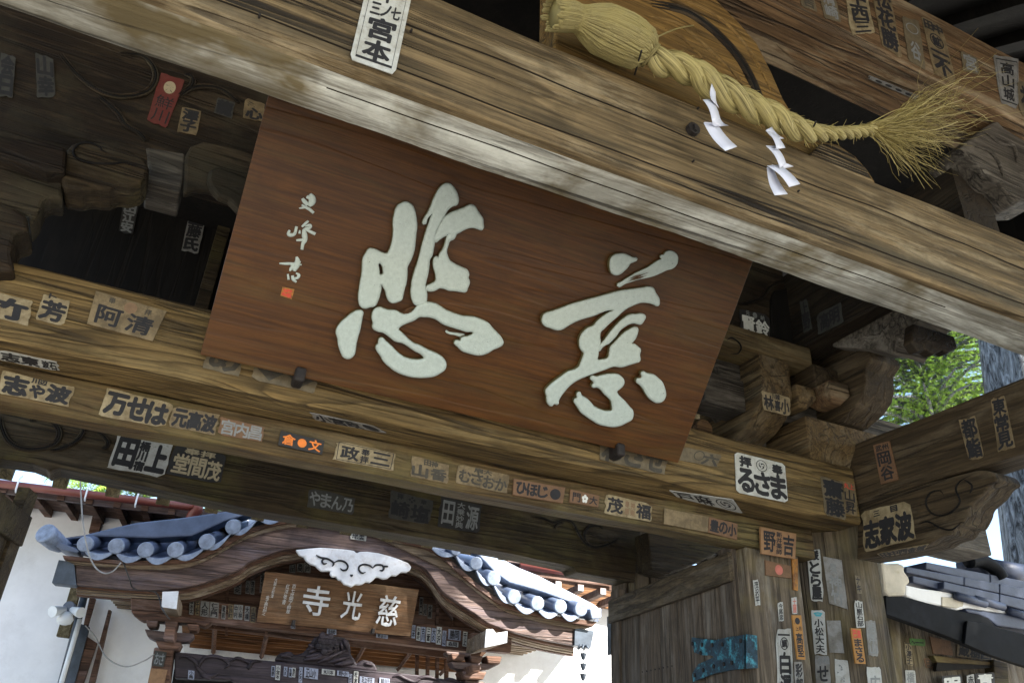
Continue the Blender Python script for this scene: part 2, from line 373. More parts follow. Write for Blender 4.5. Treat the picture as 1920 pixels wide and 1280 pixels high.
def lettering(q, items, n, parent, fgdef='k', bold=.028, off=.0045):
    mats = []; mb = MB()
    for it in items:
        txt, u0, v0, u1, v1 = it[:5]; d = it[5] if len(it) > 5 else 'h'; col = it[6] if len(it) > 6 else fgdef
        if col not in mats: mats.append(col)
        mb.mi = mats.index(col)
        chars = [txt] if txt.startswith('@') else list(txt)
        if txt == '@frame':
            for a in ((u0, v0, u1, v0 + (v1 - v0) * .03), (u0, v1 - (v1 - v0) * .03, u1, v1), (u0, v0, u0 + (u1 - u0) * .012, v1), (u1 - (u1 - u0) * .012, v0, u1, v1)):
                mb.add([lerp2(q, a[0], a[1]) + n * off, lerp2(q, a[2], a[1]) + n * off, lerp2(q, a[2], a[3]) + n * off, lerp2(q, a[0], a[3]) + n * off], [(0, 1, 2, 3)])
            continue
        for i, ch in enumerate(chars):
            if ch == ' ': continue
            if d == 'h': a, b, c, e = u0 + (u1 - u0) * i / len(chars), u0 + (u1 - u0) * (i + 1) / len(chars), v0, v1
            else: a, b, c, e = u0, u1, v0 + (v1 - v0) * i / len(chars), v0 + (v1 - v0) * (i + 1) / len(chars)
            g = .04; a, b, c, e = a + (b - a) * g, b - (b - a) * g, c + (e - c) * g, e - (e - c) * g
            if ch.startswith('@'): vs, fs = disc_glyph(ch); sh = [(0, 0)]
            else:
                vs, fs = glyph(ch, 0); w = max(0, bold - .004) * (1.15 if len(vs) < 130 else .8)
                sh = [(0, 0), (w, 0), (-w, 0), (0, w), (0, -w), (w * .7, w * .7), (-w * .7, -w * .7), (w * .7, -w * .7), (-w * .7, w * .7)] if bold > .02 else [(0, 0)]
            for si, (sx_, sy_) in enumerate(sh):
                mb.add([lerp2(q, a + (b - a) * (x + sx_), c + (e - c) * (y + sy_)) + n * (off + si * .00003) for x, y in vs], fs)
    return mb.build('lettering', [INK[c] for c in mats], parent, recalc=False)
SLIPS = 0
def slip(label, quad, plane, bgc, items, fg='k', group=None, bold=.028, th=.003, name='name_slip', cat='paper slip', curl=0, lift=0):
    """a pasted votive slip: four picture corners laid on the surface it is pasted to"""
    n = plane[1].normalized()
    if n.dot(EYE - plane[0]) < 0: n = -n
    q = [at(x, y, plane) + n * lift for x, y in quad]
    c = sum(q, Vector()) / 4
    mb = MB()
    r = .06
    ol = [(r, 0), (1 - r, 0), (1, r), (1, 1 - r), (1 - r, 1), (r, 1), (0, 1 - r), (0, r)] if th < .006 else [(0, 0), (1, 0), (1, 1), (0, 1)]
    if th < .0035 and bgc != 'plate':            # worn, slightly torn paper edge
        rj = random.Random(len(label) * 7 + int(quad[0][0])); ol = []
        cs = [(0, 0), (1, 0), (1, 1), (0, 1)]; cut = [rj.uniform(0, .14) if rj.random() < .45 else rj.uniform(0, .04) for _ in cs]
        for k in range(4):
            a, b = cs[k], cs[(k + 1) % 4]
            for f in (cut[k], .22, .4, .6, .78, 1 - cut[(k + 1) % 4]):
                j = rj.gauss(0, .012); u, w_ = a[0] + (b[0] - a[0]) * f, a[1] + (b[1] - a[1]) * f
                ol.append((u + (j if a[0] == b[0] else 0), w_ + (j if a[1] == b[1] else 0)))
    mb.prism([lerp2(q, u, v) + n * .0006 for u, v in ol], n * th)
    o = mb.build(name, PP[bgc], at0=c)
    tag(o, label, cat, group)
    if items: lettering(q, items, n, o, fg, bold, off=th + .0014)
    return o

def islands(name, cols, rough=.6):
    m, t, b = nt(name); g = t.nodes.new('ShaderNodeNewGeometry'); t.links.new(ramp(t, g.outputs['Random Per Island'], cols), b.inputs['Base Color']); b.inputs['Roughness'].default_value = rough; return m
MT['fray'] = islands('dry_straw', [(0, (.10, .075, .02)), (.35, (.22, .175, .055)), (.7, (.34, .285, .10)), (1, (.50, .43, .21))])
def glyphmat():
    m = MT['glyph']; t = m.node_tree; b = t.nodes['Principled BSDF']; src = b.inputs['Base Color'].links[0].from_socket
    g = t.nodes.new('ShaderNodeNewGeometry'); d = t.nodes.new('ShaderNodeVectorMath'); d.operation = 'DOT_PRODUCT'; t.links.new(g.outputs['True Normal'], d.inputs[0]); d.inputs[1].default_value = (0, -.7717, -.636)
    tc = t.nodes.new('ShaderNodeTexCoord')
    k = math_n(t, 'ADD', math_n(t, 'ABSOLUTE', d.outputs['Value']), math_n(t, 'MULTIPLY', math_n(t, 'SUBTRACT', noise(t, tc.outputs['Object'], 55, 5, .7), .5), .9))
    c = mixc(t, ramp(t, k, [(.25, 1), (.62, 0)]), src, (.085, .075, .03))       # brown on the cut sides paints in their edge shading
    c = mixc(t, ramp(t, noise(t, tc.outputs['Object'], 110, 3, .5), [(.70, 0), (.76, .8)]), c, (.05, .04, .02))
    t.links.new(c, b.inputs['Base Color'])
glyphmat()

# ================================================================ setting
gm = plain('pale_gravel', (.36, .335, .29), .9, .2, 30, .6)
MB().add([(-150, -150, 0), (200, -150, 0), (200, 200, 0), (-150, 200, 0)], [(0, 1, 2, 3)]).build('ground', gm)['kind'] = 'structure'
pm = plain('stone_paving', (.27, .25, .22), .85, .2, 3, .4)
pv = MB(); pv.box(-.8, 2.9, -8, 9.4, .004, .05); o = pv.build('path', pm, bevel=.01); o['kind'] = 'structure'

# ================================================================ the gate
GX = 1.06
gate = thing('temple_gate', 'weathered open timber gate covered in pasted slips, framing the whole view', 'gate', (GX, 3.3, 0))
RZ = 1.6      # eye height; z offsets below are measured from the eye and shifted by it
def wavy(x, k): return .004 * math.sin(x * 1.7 + k) + .003 * math.sin(x * 4.1 + 2 * k) + .0015 * math.sin(x * 11.3 + 3 * k)
def front_profile(x):
    w = wavy(x, 1); w2 = wavy(x, 2.3); zt = 2.26 + w * 1.5
    g1 = max(0, .65 + .35 * math.sin(x * .9 + .5)) * .04; g2 = .035 * (.7 + .3 * math.sin(x * 2 + 1)); g3 = max(0, math.sin(x * 1.3 + 2)) * .03
    zc = 2.075 + w2 * 2; yf = 1.75 + .003 * math.sin(x * 2.3)
    nb = .003 * random.random()
    return [(1.80, zt), (1.765, zt - .006), (yf, zt - .03), (yf - .002, 2.18 + w), (yf, zc + .0035), (yf + g1, zc), (yf + .002, zc - .0025),
            (yf, 1.984 + w2), (yf + g3, 1.982 + w2), (yf, 1.980 + w2), (yf + .001, 1.90), (yf + .002, 1.871 + w), (yf + g2, 1.868 + w), (yf + .004, 1.865 + w), (yf + .008 + nb, 1.832 + w), (yf + .022, 1.817 + w), (yf + .05, 1.812),
            (1.866 + w, 1.812), (1.869 + w, 1.812 + .02 * max(0, math.sin(x * 1.1))), (1.872 + w, 1.812), (1.95, 1.812 + .001 * math.sin(x * 5)), (1.993 + w2, 1.814 + nb), (2.005 + w2 * 1.4, 1.826), (2.008, 1.86), (2.008, 2.26)]
fb = MB(); rings = []
for i in range(201):
    x = -2.0 + 6.3 * i / 200
    rings.append([(x, y, z + RZ) for y, z in front_profile(x)])
fb.loft(rings)
o = fb.build('front_beam', [MT['front'], MT['pale']], gate)
NP = len(front_profile(0))
crk = plain('crack_dark', (.02, .014, .008), .9, .3, 20, 0); o.data.materials.append(crk)  # flat dark tone on the groove faces makes the cracks stand out
for p in o.data.polygons:
    k = p.index % NP; dpt = max(o.data.vertices[v].co.y for v in p.vertices) - min(o.data.vertices[v].co.y for v in p.vertices)
    if k >= 16: p.material_index = 1
    if (k in (4, 5, 7, 8, 11, 12) and dpt > .011) or (k in (17, 18) and abs(p.normal.z) < .8): p.material_index = 2
    p.use_smooth = True
o.modifiers.new('es', 'EDGE_SPLIT').split_angle = math.radians(30)
# iron bolt and old nail holes on the beam face
def nail(px, py, plane, r, mat='iron', th=.012):
    p = at(px, py, plane); n = plane[1] if plane[1].dot(EYE - plane[0]) > 0 else -plane[1]
    mb = MB(); mb.tube([p - n * .004, p + n * th], r, 9); return mb.build('nail', MT[mat], gate, bevel=.0015)
b0 = at(1299, 243, PY(1.74)); mb = MB()
mb.tube([b0 + Vector((0, .03, 0)), b0 + Vector((0, -.012, 0))], .026, 12); mb.box(b0.x - .006, b0.x + .006, b0.y - .02, b0.y - .008, b0.z - .018, b0.z + .012)
mb.build('bolt', MT['iron'], gate, bevel=.002)
for a, b_ in ((1298, 304), (1307, 205), (486, 32), (1495, 360), (770, 60)): nail(a, b_, PY(1.75), .004)

def arris_beam(name, x0, x1, y0, y1, z0, z1, mat, ch=.012, axis='x', n=60, amp=1.0, seed=0, low=None):
    """a hewn beam with slightly wandering chamfered arrises; z from the eye"""
    r = random.Random(seed); mb = MB(); rings = []
    ph = [r.uniform(0, 6) for _ in range(4)]
    for i in range(n + 1):
        s = x0 + (x1 - x0) * i / n
        w = [.0035 * amp * (math.sin(s * 3.1 + p) + .5 * math.sin(s * 8.7 + 2 * p)) for p in ph]
        c = ch * (1 + .35 * math.sin(s * 5 + ph[0]))
        a = [(y0, z1 - c + w[0]), (y0 + c, z1 + w[0]), (y1 - c, z1 + w[1]), (y1, z1 - c + w[1]), (y1, z0 + c + w[2]), (y1 - c, z0 + w[2]), (y0 + c, z0 + w[3]), (y0, z0 + c + w[3])]
        rings.append([((s, y, z + RZ) if axis == 'x' else (y, s, z + RZ)) for y, z in a])
    mb.loft(rings)
    return mb.build(name, mat, gate)
# main line: tie beam behind the sign, ledge board under it, both on the front face of the main posts
arris_beam('tie_beam', -2.0, 3.385, 3.06, 3.36, 1.262, 1.585, MT['bxg'], .016, seed=1)
arris_beam('lower_lintel', -2.0, 3.24, 3.275, 3.40, 1.10, 1.258, MT['bx'], .008, seed=2)
arris_beam('tie_beam_tail', 3.61, 4.47, 3.12, 3.36, 1.27, 1.60, MT['grey'], .01, seed=3, n=14)
# rear beam with carved eyebrow ends
YG = 4.85
def gz(px, py): return at(px, py, PY(YG))
bot = [(-260, 810), (-60, 850), (60, 868), (86, 878), (93, 886), (100, 880), (112, 877), (300, 917), (480, 955), (780, 1005), (960, 1037), (1060, 1058), (1078, 1063), (1083, 1072), (1094, 1074), (1150, 1084), (1192, 1092)]
top = [(1205, 960), (780, 860), (300, 760), (-260, 640)]
poly = [gz(*p) for p in bot + top]
mb = MB(); mb.prism(poly, (0, .2, 0)); mb.build('rear_beam', MT['bx2'], gate, bevel=.012)
mb = MB(); pl = [gz(x, y + 7) for x, y in bot[7:12]]; ext = [p + Vector((0, .03, 0)) for p in pl]
mb.add(pl + [p - Vector((0, 0, .02)) for p in pl] , [(i, i + 1, i + 6, i + 5) for i in range(4)])
# scroll carvings: fine ridges, the dark tube painting shade in the cut line
def scroll(name, pts, plane, mat, r=.006, off=.001, parent=None, double=0, o=(0, 0), s=1):
    n = plane[1] if plane[1].dot(EYE - plane[0]) > 0 else -plane[1]
    mb = MB(); P = smooth_path(pxs(pts, plane, o, s), 7); P = [p + n * off for p in P]
    L = len(P); rr = [max(.0008, r * min(1, .15 + min(i, L - 1 - i) / (L * .22))) for i in range(L)]
    mb.tube(P, rr, 6)
    ob = mb.build(name, mat, parent or gate, smooth=True)
    if mat is MT['dark'] and r > .005:                       # worn lips on both sides of the cut line
        for sg in (-1, 1):
            Q = []
            for i, p in enumerate(P):
                tg = (P[min(i + 1, L - 1)] - P[max(i - 1, 0)]).normalized(); Q.append(p + tg.cross(n) * sg * r * 1.5)
            m2 = MB(); m2.tube(Q, [x * .9 for x in rr], 6); m2.build('scroll_lip', MT['bxu'], parent or gate, smooth=True)
    return ob
Z1 = dict(o=(0, 640), s=3)
scroll('scroll_carving', [(185, 455), (190, 425), (240, 418), (300, 450), (335, 510), (310, 570), (230, 600), (130, 600), (50, 560), (10, 480), (5, 420)], PY(YG - .003), MT['dark'], .007, **Z1)
scroll('scroll_carving', [(445, 460), (468, 490), (455, 530), (410, 570), (340, 600), (280, 612)], PY(YG - .003), MT['dark'], .006, **Z1)
scroll('scroll_carving', [(470, 500), (520, 495), (570, 520), (605, 560), (600, 590), (570, 600)], PY(YG - .003), MT['dark'], .006, **Z1)
Z3 = dict(o=(720, 930), s=3.656)
scroll('scroll_carving', [(1000, 140), (1080, 150), (1160, 180), (1230, 160), (1290, 180), (1330, 250), (1370, 310), (1430, 350), (1500, 350)], PY(YG - .003), MT['dark'], .006, **Z3)
scroll('scroll_carving', [(1500, 225), (1470, 205), (1410, 210), (1375, 250), (1385, 310), (1440, 345), (1530, 330), (1620, 280)], PY(YG - .003), MT['dark'], .006, **Z3)
scroll('scroll_carving', [(1165, 220), (1180, 190), (1235, 170)], PY(YG - .003), MT['dark'], .006, **Z3)
# rear posts and a pale neighbour board
mb = MB(); mb.prism([at(1182, 1070, PY(4.87)), at(1196, 1070, PY(4.87)), at(1196, 1300, PY(4.87)), at(1182, 1300, PY(4.87))], (0, .2, 0)); mb.build('rear_post', MT['bz'], gate, bevel=.006)
for x0, x1, m in ((3.04, 3.24, 'bz'), (3.25, 3.46, 'bz'), (-1.15, -.95, 'bz')):
    mb = MB(); mb.box(x0, x1, 4.9, 5.1, 0, 3.9); mb.build('rear_post', MT[m], gate, bevel=.01)
# rear side struts seen above the door
mb = MB(); mb.prism(pxs([(440, 500), (570, 530), (780, 450), (960, 350), (950, 240), (420, 240)], PY(4.6), (1100, 930), 3.657), (0, .18, 0)); mb.build('side_brace', MT['bx2'], gate, bevel=.012)
mb = MB(); mb.prism(pxs([(440, 530), (640, 560), (780, 530), (770, 470), (700, 470), (560, 525)], PY(4.8), (1100, 930), 3.657), (0, .12, 0)); mb.build('carved_nosing', MT['grey'], gate, bevel=.01)
mb = MB(); mb.prism(pxs([(805, 390), (950, 350), (960, 500), (890, 500), (862, 460), (825, 440), (808, 400)], PY(4.7), (1100, 930), 3.657), (0, .14, 0)); mb.build('carved_nosing', MT['grey'], gate, bevel=.01)
scroll('scroll_carving', [(930, 450), (905, 435), (905, 410), (935, 400), (960, 410)], PY(4.69), MT['dark'], .006, o=(1100, 930), s=3.657)

# main octagonal post (right) and its mirror (left, out of frame), jamb boards
def octo(cx, cy, r, name):
    mb = MB(); c = r * .4142
    pts = [(-r, -c), (-c, -r), (c, -r), (r, -c), (r, c), (c, r), (-c, r), (-r, c)]
    mb.loft([[(cx + x, cy + y, z) for x, y in pts] for z in (0, 2.868)]); return mb.build(name, MT['bz'], gate, bevel=.008)
PCX, PCY, PR = 3.53, 3.49, .28
mb = MB(); oc = [(3.25, 3.40), (3.43, 3.20), (3.62, 3.20), (3.76, 3.36), (3.76, 3.7), (3.62, 3.84), (3.43, 3.84), (3.25, 3.66)]
mb.loft([[(x, y, z) for x, y in oc] for z in (0, 3.18)]); mb.build('main_post', MT['bz'], gate, bevel=.009)
octo(-1.4, 3.49, .28, 'main_post')
mb = MB(); mb.box(2.79, 3.145, 3.30, 3.42, 0, 2.70); mb.build('door_jamb', MT['bz'], gate, bevel=.008)
mb = MB(); mb.box(-1.15, -.67 - .38, 3.30, 3.42, 0, 2.70); mb.build('door_jamb', MT['bz'], gate, bevel=.008)
# front posts, out of frame, that carry the front beam
for cx in (-1.4, 3.62):
    mb = MB(); mb.box(cx - .15, cx + .15, 1.74, 2.02, 0, 3.41); mb.build('front_post', MT['bz'], gate, bevel=.03)

# side tie beam towards the viewer and the arm under it
arris_beam('side_beam', 1.7, 3.62, 3.402, 3.60, 1.375, 1.715, MT['by'], .012, 'y', seed=5, n=24)
def yarm(name, prof, x0, x1, mat, bev=.008):
    mb = MB(); mb.prism([(x0, y, z + RZ) for y, z in prof], (x1 - x0, 0, 0)); return mb.build(name, mat, gate, bevel=bev)
armp = [at(x, y, PX(3.4)) for x, y in sp2([(1603, 1047), (1650, 1040), (1690, 1032), (1740, 1018)], 2)] + \
       [at(x, y, PX(3.4)) for x, y in sp2([(1752, 1010), (1766, 1004), (1780, 1000), (1790, 985), (1801, 982), (1812, 962), (1818, 945), (1840, 925), (1852, 908), (1864, 900), (1862, 890), (1852, 882), (1830, 880), (1815, 884)], 3)] + \
       [at(x, y, PX(3.4)) for x, y in ((1607, 936),)]
armp = [Vector((3.41, p.y, p.z)) for p in armp]
mb = MB(); mb.prism(armp, (.17, 0, 0)); mb.build('carved_arm', MT['by'], gate, bevel=.008)
Z8 = dict(o=(1200, 640), s=2.667)
for pts in ([(1520, 770), (1500, 745), (1455, 755), (1430, 800), (1450, 850), (1500, 870), (1560, 850), (1600, 800), (1580, 740), (1600, 700), (1650, 670)],
            [(1390, 915), (1440, 900), (1500, 930), (1560, 940), (1610, 900)], [(1620, 690), (1660, 720), (1650, 760)]):
    scroll('scroll_carving', pts, PX(3.409), MT['dark'], .0045, **Z8)

# ---- bracket set above the right main post
mb = MB()
x0, x1, y0, y1 = 3.06, 3.60, 3.03, 3.6
for z0, z1, a in ((1.60, 1.70, .05), (1.70, 1.815, 0)): pass
mb.loft([[(x0 + a, y0 + a, z + RZ), (x1 - a, y0 + a, z + RZ), (x1 - a, y1 - a, z + RZ), (x0 + a, y1 - a, z + RZ)] for z, a in ((1.588, .06), (1.62, .045), (1.67, .015), (1.69, 0), (1.815, 0))])
mb.build('bearing_block', MT['byl'], gate, bevel=.008)
nose = [(3.6, 2.14), (3.035, 2.14), (3.03, 2.06)]
yarm('bracket_arm', [(3.6, 2.14), (3.03, 2.14), (3.03, 1.92), (3.045, 1.86), (3.10, 1.79), (3.20, 1.735), (3.34, 1.70), (3.6, 1.70)], 2.775, 2.985, MT['byl'])
yarm('bracket_arm', [(3.6, 2.19), (2.80, 2.19), (2.74, 2.15), (2.73, 2.10), (2.79, 2.06), (2.80, 1.98), (2.83, 1.92), (2.90, 1.87), (3.02, 1.83), (3.2, 1.82), (3.6, 1.82)], 3.30, 3.52, MT['by'])
yarm('bracket_arm', [(3.6, 2.5), (2.5, 2.5), (2.42, 2.44), (2.43, 2.37), (2.50, 2.34), (2.52, 2.28), (2.62, 2.22), (2.8, 2.2), (3.6, 2.2)], 3.32, 3.50, MT['by'])
for (a, b_, c, d, z0, z1, m) in ((3.12, 3.42, 2.98, 3.28, 2.0, 2.13, 'by'), (2.99, 3.13, 3.0, 3.2, 1.86, 1.98, 'byl'), (3.14, 3.28, 2.9, 3.1, 1.88, 2.0, 'red')):
    mb = MB(); mb.loft([[(a + t, c + t, z + RZ), (b_ - t, c + t, z + RZ), (b_ - t, d - t, z + RZ), (a + t, d - t, z + RZ)] for z, t in ((z0, .04), (z0 + .05, 0), (z1, 0))]); mb.build('bearing_block', MT[m], gate, bevel=.006)
# through arm in the x direction behind the blocks
mb = MB(); mb.box(2.5, 4.3, 3.18, 3.36, 1.83 + RZ, 2.02 + RZ); mb.build('cross_arm', MT['grey'], gate, bevel=.01)
mb = MB(); mb.box(2.2, 3.14, 3.0, 3.30, 2.125 + RZ, 2.245 + RZ); mb.build('sub_beam', MT['bx'], gate, bevel=.01)
# stepped upper arm and hanging nose seen against the trees
mb = MB(); mb.prism([at(x, y, PX(3.22)) for x, y in [(1560, 590), (1640, 570), (1726, 590), (1716, 614), (1704, 622), (1706, 636), (1692, 640), (1684, 650), (1676, 664), (1650, 655), (1560, 650)]], (.22, 0, 0)); mb.build('stepped_arm', MT['grey'], gate, bevel=.008)
mb = MB(); mb.prism([at(x, y, PY(2.12)) for x, y in [(1712, 606), (1790, 630), (1796, 652), (1778, 662), (1766, 656), (1752, 664), (1738, 656), (1722, 658), (1709, 640)]], (0, .05, 0)); mb.build('hanging_nose', MT['byu'], gate, bevel=.008)
# upper wall beam and the upper side beam
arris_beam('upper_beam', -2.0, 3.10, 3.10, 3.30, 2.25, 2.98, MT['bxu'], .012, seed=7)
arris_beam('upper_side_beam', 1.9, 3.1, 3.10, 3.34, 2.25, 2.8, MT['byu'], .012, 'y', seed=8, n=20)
mb = MB(); mb.prism(pxs([(1452, 545), (1478, 540), (1500, 560), (1496, 652), (1446, 634), (1446, 560)], PY(3.085)), (0, .03, 0)); mb.build('cavity_shade_board', MT['dark'], gate, bevel=.003)  # dark sheet painted in for the shade of a cavity
R2 = dict(o=(1280, 480), s=4.571)
scroll('scroll_carving', [(460, 410), (560, 400), (680, 350), (740, 270), (820, 225), (910, 220), (1000, 250)], PY(3.097), MT['dark'], .006, **R2)
scroll('scroll_carving', [(380, 720), (420, 702), (480, 740), (500, 790), (470, 835), (410, 840)], PY(2.995), MT['dark'], .0045, **R2)
# carved nosings to the left of the arm
R3 = dict(o=(1280, 680), s=4.571)
mb = MB(); mb.prism(pxs([(60, 360), (150, 380), (300, 400), (340, 440), (400, 520), (420, 510), (460, 525), (560, 520), (590, 680), (700, 760), (820, 800), (1000, 700), (900, 480), (470, 250), (430, 190), (300, 60), (200, 0)], PY(3.36), **R3), (0, .10, 0)); mb.build('carved_nosing', MT['grey'], gate, bevel=.01)
scroll('scroll_carving', [(395, 385), (385, 345), (420, 320), (465, 330), (480, 380)], PY(3.355), MT['dark'], .006, **R3)
scroll('scroll_carving', [(290, 390), (320, 350), (300, 410), (360, 430), (400, 460), (470, 465)], PY(3.355), MT['dark'], .006, **R3)
scroll('scroll_carving', [(180, 360), (210, 300), (240, 250), (220, 200), (270, 170), (320, 110), (330, 90)], PY(3.30), MT['dark'], .008, **R3)
mb = MB(); mb.prism(pxs([(270, 20), (330, 90), (470, 200), (560, 60), (560, -10), (460, -110), (330, -90), (280, -30)], PY(3.2), **R3), (0, .12, 0)); mb.build('carved_nosing', MT['grey'], gate, bevel=.012)
mb = MB(); c = at(1322, 802, PY(3.3)); mb.tube([c, c + Vector((-.02, .5, .0))], .055, 14); mb.build('round_peg_beam', MT['red'], gate, bevel=.006)
mb = MB(); mb.prism([at(1297, 783, PY(3.34)), at(1325, 785, PY(3.34)), at(1323, 815, PY(3.34)), at(1298, 815, PY(3.34))], (0, .3, 0)); mb.build('block_end', MT['bx2'], gate, bevel=.01)
mb = MB(); mb.prism([at(1255, 790, PY(3.9)), at(1425, 828, PY(3.9)), at(1425, 890, PY(3.9)), at(1255, 880, PY(3.9))], (0, .06, 0)); mb.build('inner_board', MT['tor'], gate, bevel=.004)

# ---- left end of the main line: mirror bracket, seen past the sign
L2 = dict(o=(0, 60), s=2.91)
mb = MB(); mb.prism(pxs([(340, 720), (352, 650), (390, 610), (450, 590), (560, 600), (700, 640), (790, 690), (815, 740), (800, 800), (770, 830), (700, 848), (650, 835), (600, 856), (550, 855), (510, 845), (440, 862), (390, 850), (350, 850), (335, 800)], PY(2.98), **L2), (0, .17, 0)); mb.build('cloud_nosing', MT['bx2'], gate, bevel=.016, seg=3)
scroll('scroll_carving', [(580, 655), (555, 645), (540, 625), (480, 605), (420, 620), (400, 660), (430, 695), (500, 715), (600, 720), (680, 715), (750, 735)], PY(2.975), MT['dark'], .005, **L2)
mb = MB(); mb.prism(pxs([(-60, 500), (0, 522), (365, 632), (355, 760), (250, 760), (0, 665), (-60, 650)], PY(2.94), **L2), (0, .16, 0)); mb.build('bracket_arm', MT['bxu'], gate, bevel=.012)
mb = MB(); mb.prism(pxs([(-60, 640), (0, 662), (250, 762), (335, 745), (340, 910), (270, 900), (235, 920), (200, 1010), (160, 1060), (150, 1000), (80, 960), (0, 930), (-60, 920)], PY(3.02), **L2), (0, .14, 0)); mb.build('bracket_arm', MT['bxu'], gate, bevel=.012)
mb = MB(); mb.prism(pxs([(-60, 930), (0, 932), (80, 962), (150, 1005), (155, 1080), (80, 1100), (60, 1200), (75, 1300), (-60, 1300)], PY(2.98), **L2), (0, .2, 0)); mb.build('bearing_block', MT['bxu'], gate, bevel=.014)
mb = MB(); mb.prism(pxs([(795, 625), (1010, 662), (1005, 790), (980, 880), (790, 825), (815, 740)], PY(3.09), **L2), (0, .2, 0)); mb.build('strut_foot', MT['grey'], gate, bevel=.01)
# leaf carving of the centre strut, passing behind the sign
mb = MB(); mb.prism(pxs([(1010, 670), (1040, 620), (1110, 595), (1400, 640), (1700, 700), (1800, 900), (1300, 975), (1245, 915), (1190, 895), (1150, 860), (1080, 855), (1000, 880)], PY(3.06), **L2), (0, .05, 0)); mb.build('leaf_carving', MT['bxu'], gate, bevel=.014)
mb = MB(); mb.prism(pxs([(1130, 800), (1140, 750), (1190, 725), (1280, 760), (1380, 800), (1500, 900), (1310, 978), (1245, 915), (1190, 895), (1150, 850)], PY(3.02), **L2), (0, .05, 0)); mb.build('leaf_carving', MT['bxu'], gate, bevel=.016)
scroll('scroll_carving', [(330, 120), (420, 230), (520, 310), (620, 350), (720, 350), (810, 320), (850, 250), (830, 180), (770, 130), (650, 115)], PY(3.095), MT['dark'], .0065, **L2)
scroll('scroll_carving', [(980, 350), (1040, 310), (1130, 297), (1220, 320), (1310, 390)], PY(3.095), MT['dark'], .0065, **L2)
scroll('scroll_carving', [(540, 350), (600, 400), (650, 450), (690, 510), (760, 550), (800, 600)], PY(3.095), MT['dark'], .0065, **L2)
scroll('scroll_carving', [(1010, 230), (1050, 250), (1050, 290), (1000, 340)], PY(3.095), MT['dark'], .0065, **L2)

# ---- upper purlin carried by the frog-leg strut above the rope
arris_beam('upper_purlin', -2.4, 4.8, 1.742, 2.05, 3.11, 3.66, MT['red'], .01, seed=9)
strut = [(1040, -60), (1300, -60), (1345, 0), (1385, 40), (1420, 80), (1448, 135), (1470, 185), (1490, 218), (1530, 260), (1572, 270), (1605, 292), (1628, 318), (1645, 345), (1600, 345), (1040, 120)]
mb = MB(); mb.prism([at(x, y, PY(1.80)) for x, y in strut], (0, .14, 0)); mb.build('frog_leg_strut', MT['gold'], gate, bevel=.014, seg=3)
Z4 = dict(o=(1280, 0), s=3)
for pts, r in (([(-180, 20), (0, 60), (130, 140), (240, 240), (330, 350), (400, 480), (440, 560)], .014), ([(-200, 90), (-40, 130), (80, 220), (200, 330), (300, 430), (370, 540)], .012),
               ([(-100, 160), (0, 220), (90, 310), (160, 400)], .010), ([(-150, -40), (0, 0), (200, 100), (330, 230), (430, 380), (500, 520)], .012)):
    scroll('carved_ridge', pts, PY(1.80), MT['dark'] if r > .013 else MT['gold'], r * .8, off=.0, **Z4)
mb = MB(); mb.prism([at(x, y, PY(1.765)) for x, y in [(1540, 268), (1572, 272), (1603, 293), (1626, 318), (1643, 348), (1500, 310)]], (0, .06, 0)); mb.build('strut_foot', MT['front'], gate, bevel=.008)
# grey carved bracket under the purlin at the right
mb = MB(); mb.prism(pxs([(645, 880), (700, 830), (790, 760), (865, 718), (900, 760), (960, 800), (1100, 880), (1150, 1200), (1000, 1205), (940, 1160), (900, 1120), (885, 1095), (850, 1090), (800, 1040), (760, 990), (700, 940)], PY(1.80), (1600, 0), 3.2), (0, .2, 0)); mb.build('cloud_nosing', MT['grey'], gate, bevel=.016, seg=3)
scroll('scroll_carving', [(730, 880), (800, 900), (860, 960), (900, 1060)], PY(1.797), MT['grey'], .01, o=(1600, 0), s=3.2)
scroll('scroll_carving', [(800, 800), (880, 860), (960, 880), (980, 980)], PY(1.797), MT['grey'], .01, o=(1600, 0), s=3.2)

# ---- roof: rafters, boards and covering
RIDGE = (3.3, 6.9)
def slope(name, ya, za, yb, zb, n, mat):
    """rafters from the ridge (ya,za) down to the eave (yb,zb)"""
    L = math.hypot(yb - ya, zb - za); dy, dz = (yb - ya) / L, (zb - za) / L
    yr, zr_ = yb, zb; yb, zb = yb - dy * .35, zb - dz * .35
    mb = MB(); mb.add([(-3.2, ya, za + .1), (5.6, ya, za + .1), (5.6, yb, zb + .1), (-3.2, yb, zb + .1), (-3.2, ya, za + .35), (5.6, ya, za + .35), (5.6, yb - dy * .1, zb + .32), (-3.2, yb - dy * .1, zb + .32)],
                      [(0, 1, 2, 3), (4, 5, 6, 7), (0, 1, 5, 4), (1, 2, 6, 5), (2, 3, 7, 6), (3, 0, 4, 7)])
    mb.build('roof_boarding', mat, gate)
    rm = None; yb, zb = yr, zr_
    for k in range(n):
        x = 1.64 + (k - 10) * .44 if name == 'rear' else -3 + k * .42
        if rm is None:
            mb = MB(); mb.add([(x - .06, ya, za), (x + .06, ya, za), (x + .06, yb, zb), (x - .06, yb, zb), (x - .06, ya, za + .12), (x + .06, ya, za + .12), (x + .06, yb, zb + .12), (x - .06, yb, zb + .12)],
                              [(0, 1, 2, 3), (4, 5, 6, 7), (0, 1, 5, 4), (1, 2, 6, 5), (2, 3, 7, 6), (3, 0, 4, 7)])
            rm = mb.build('rafter', MT['tgr'] if name == 'rear' else MT['dark'], gate); xb = x
        else:
            o = rm.copy(); S.collection.objects.link(o); o.parent = gate; o.location = (x - xb, 0, 0)
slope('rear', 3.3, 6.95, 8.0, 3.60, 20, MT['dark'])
slope('front', 3.3, 6.95, -.9, 4.30, 20, MT['dark'])
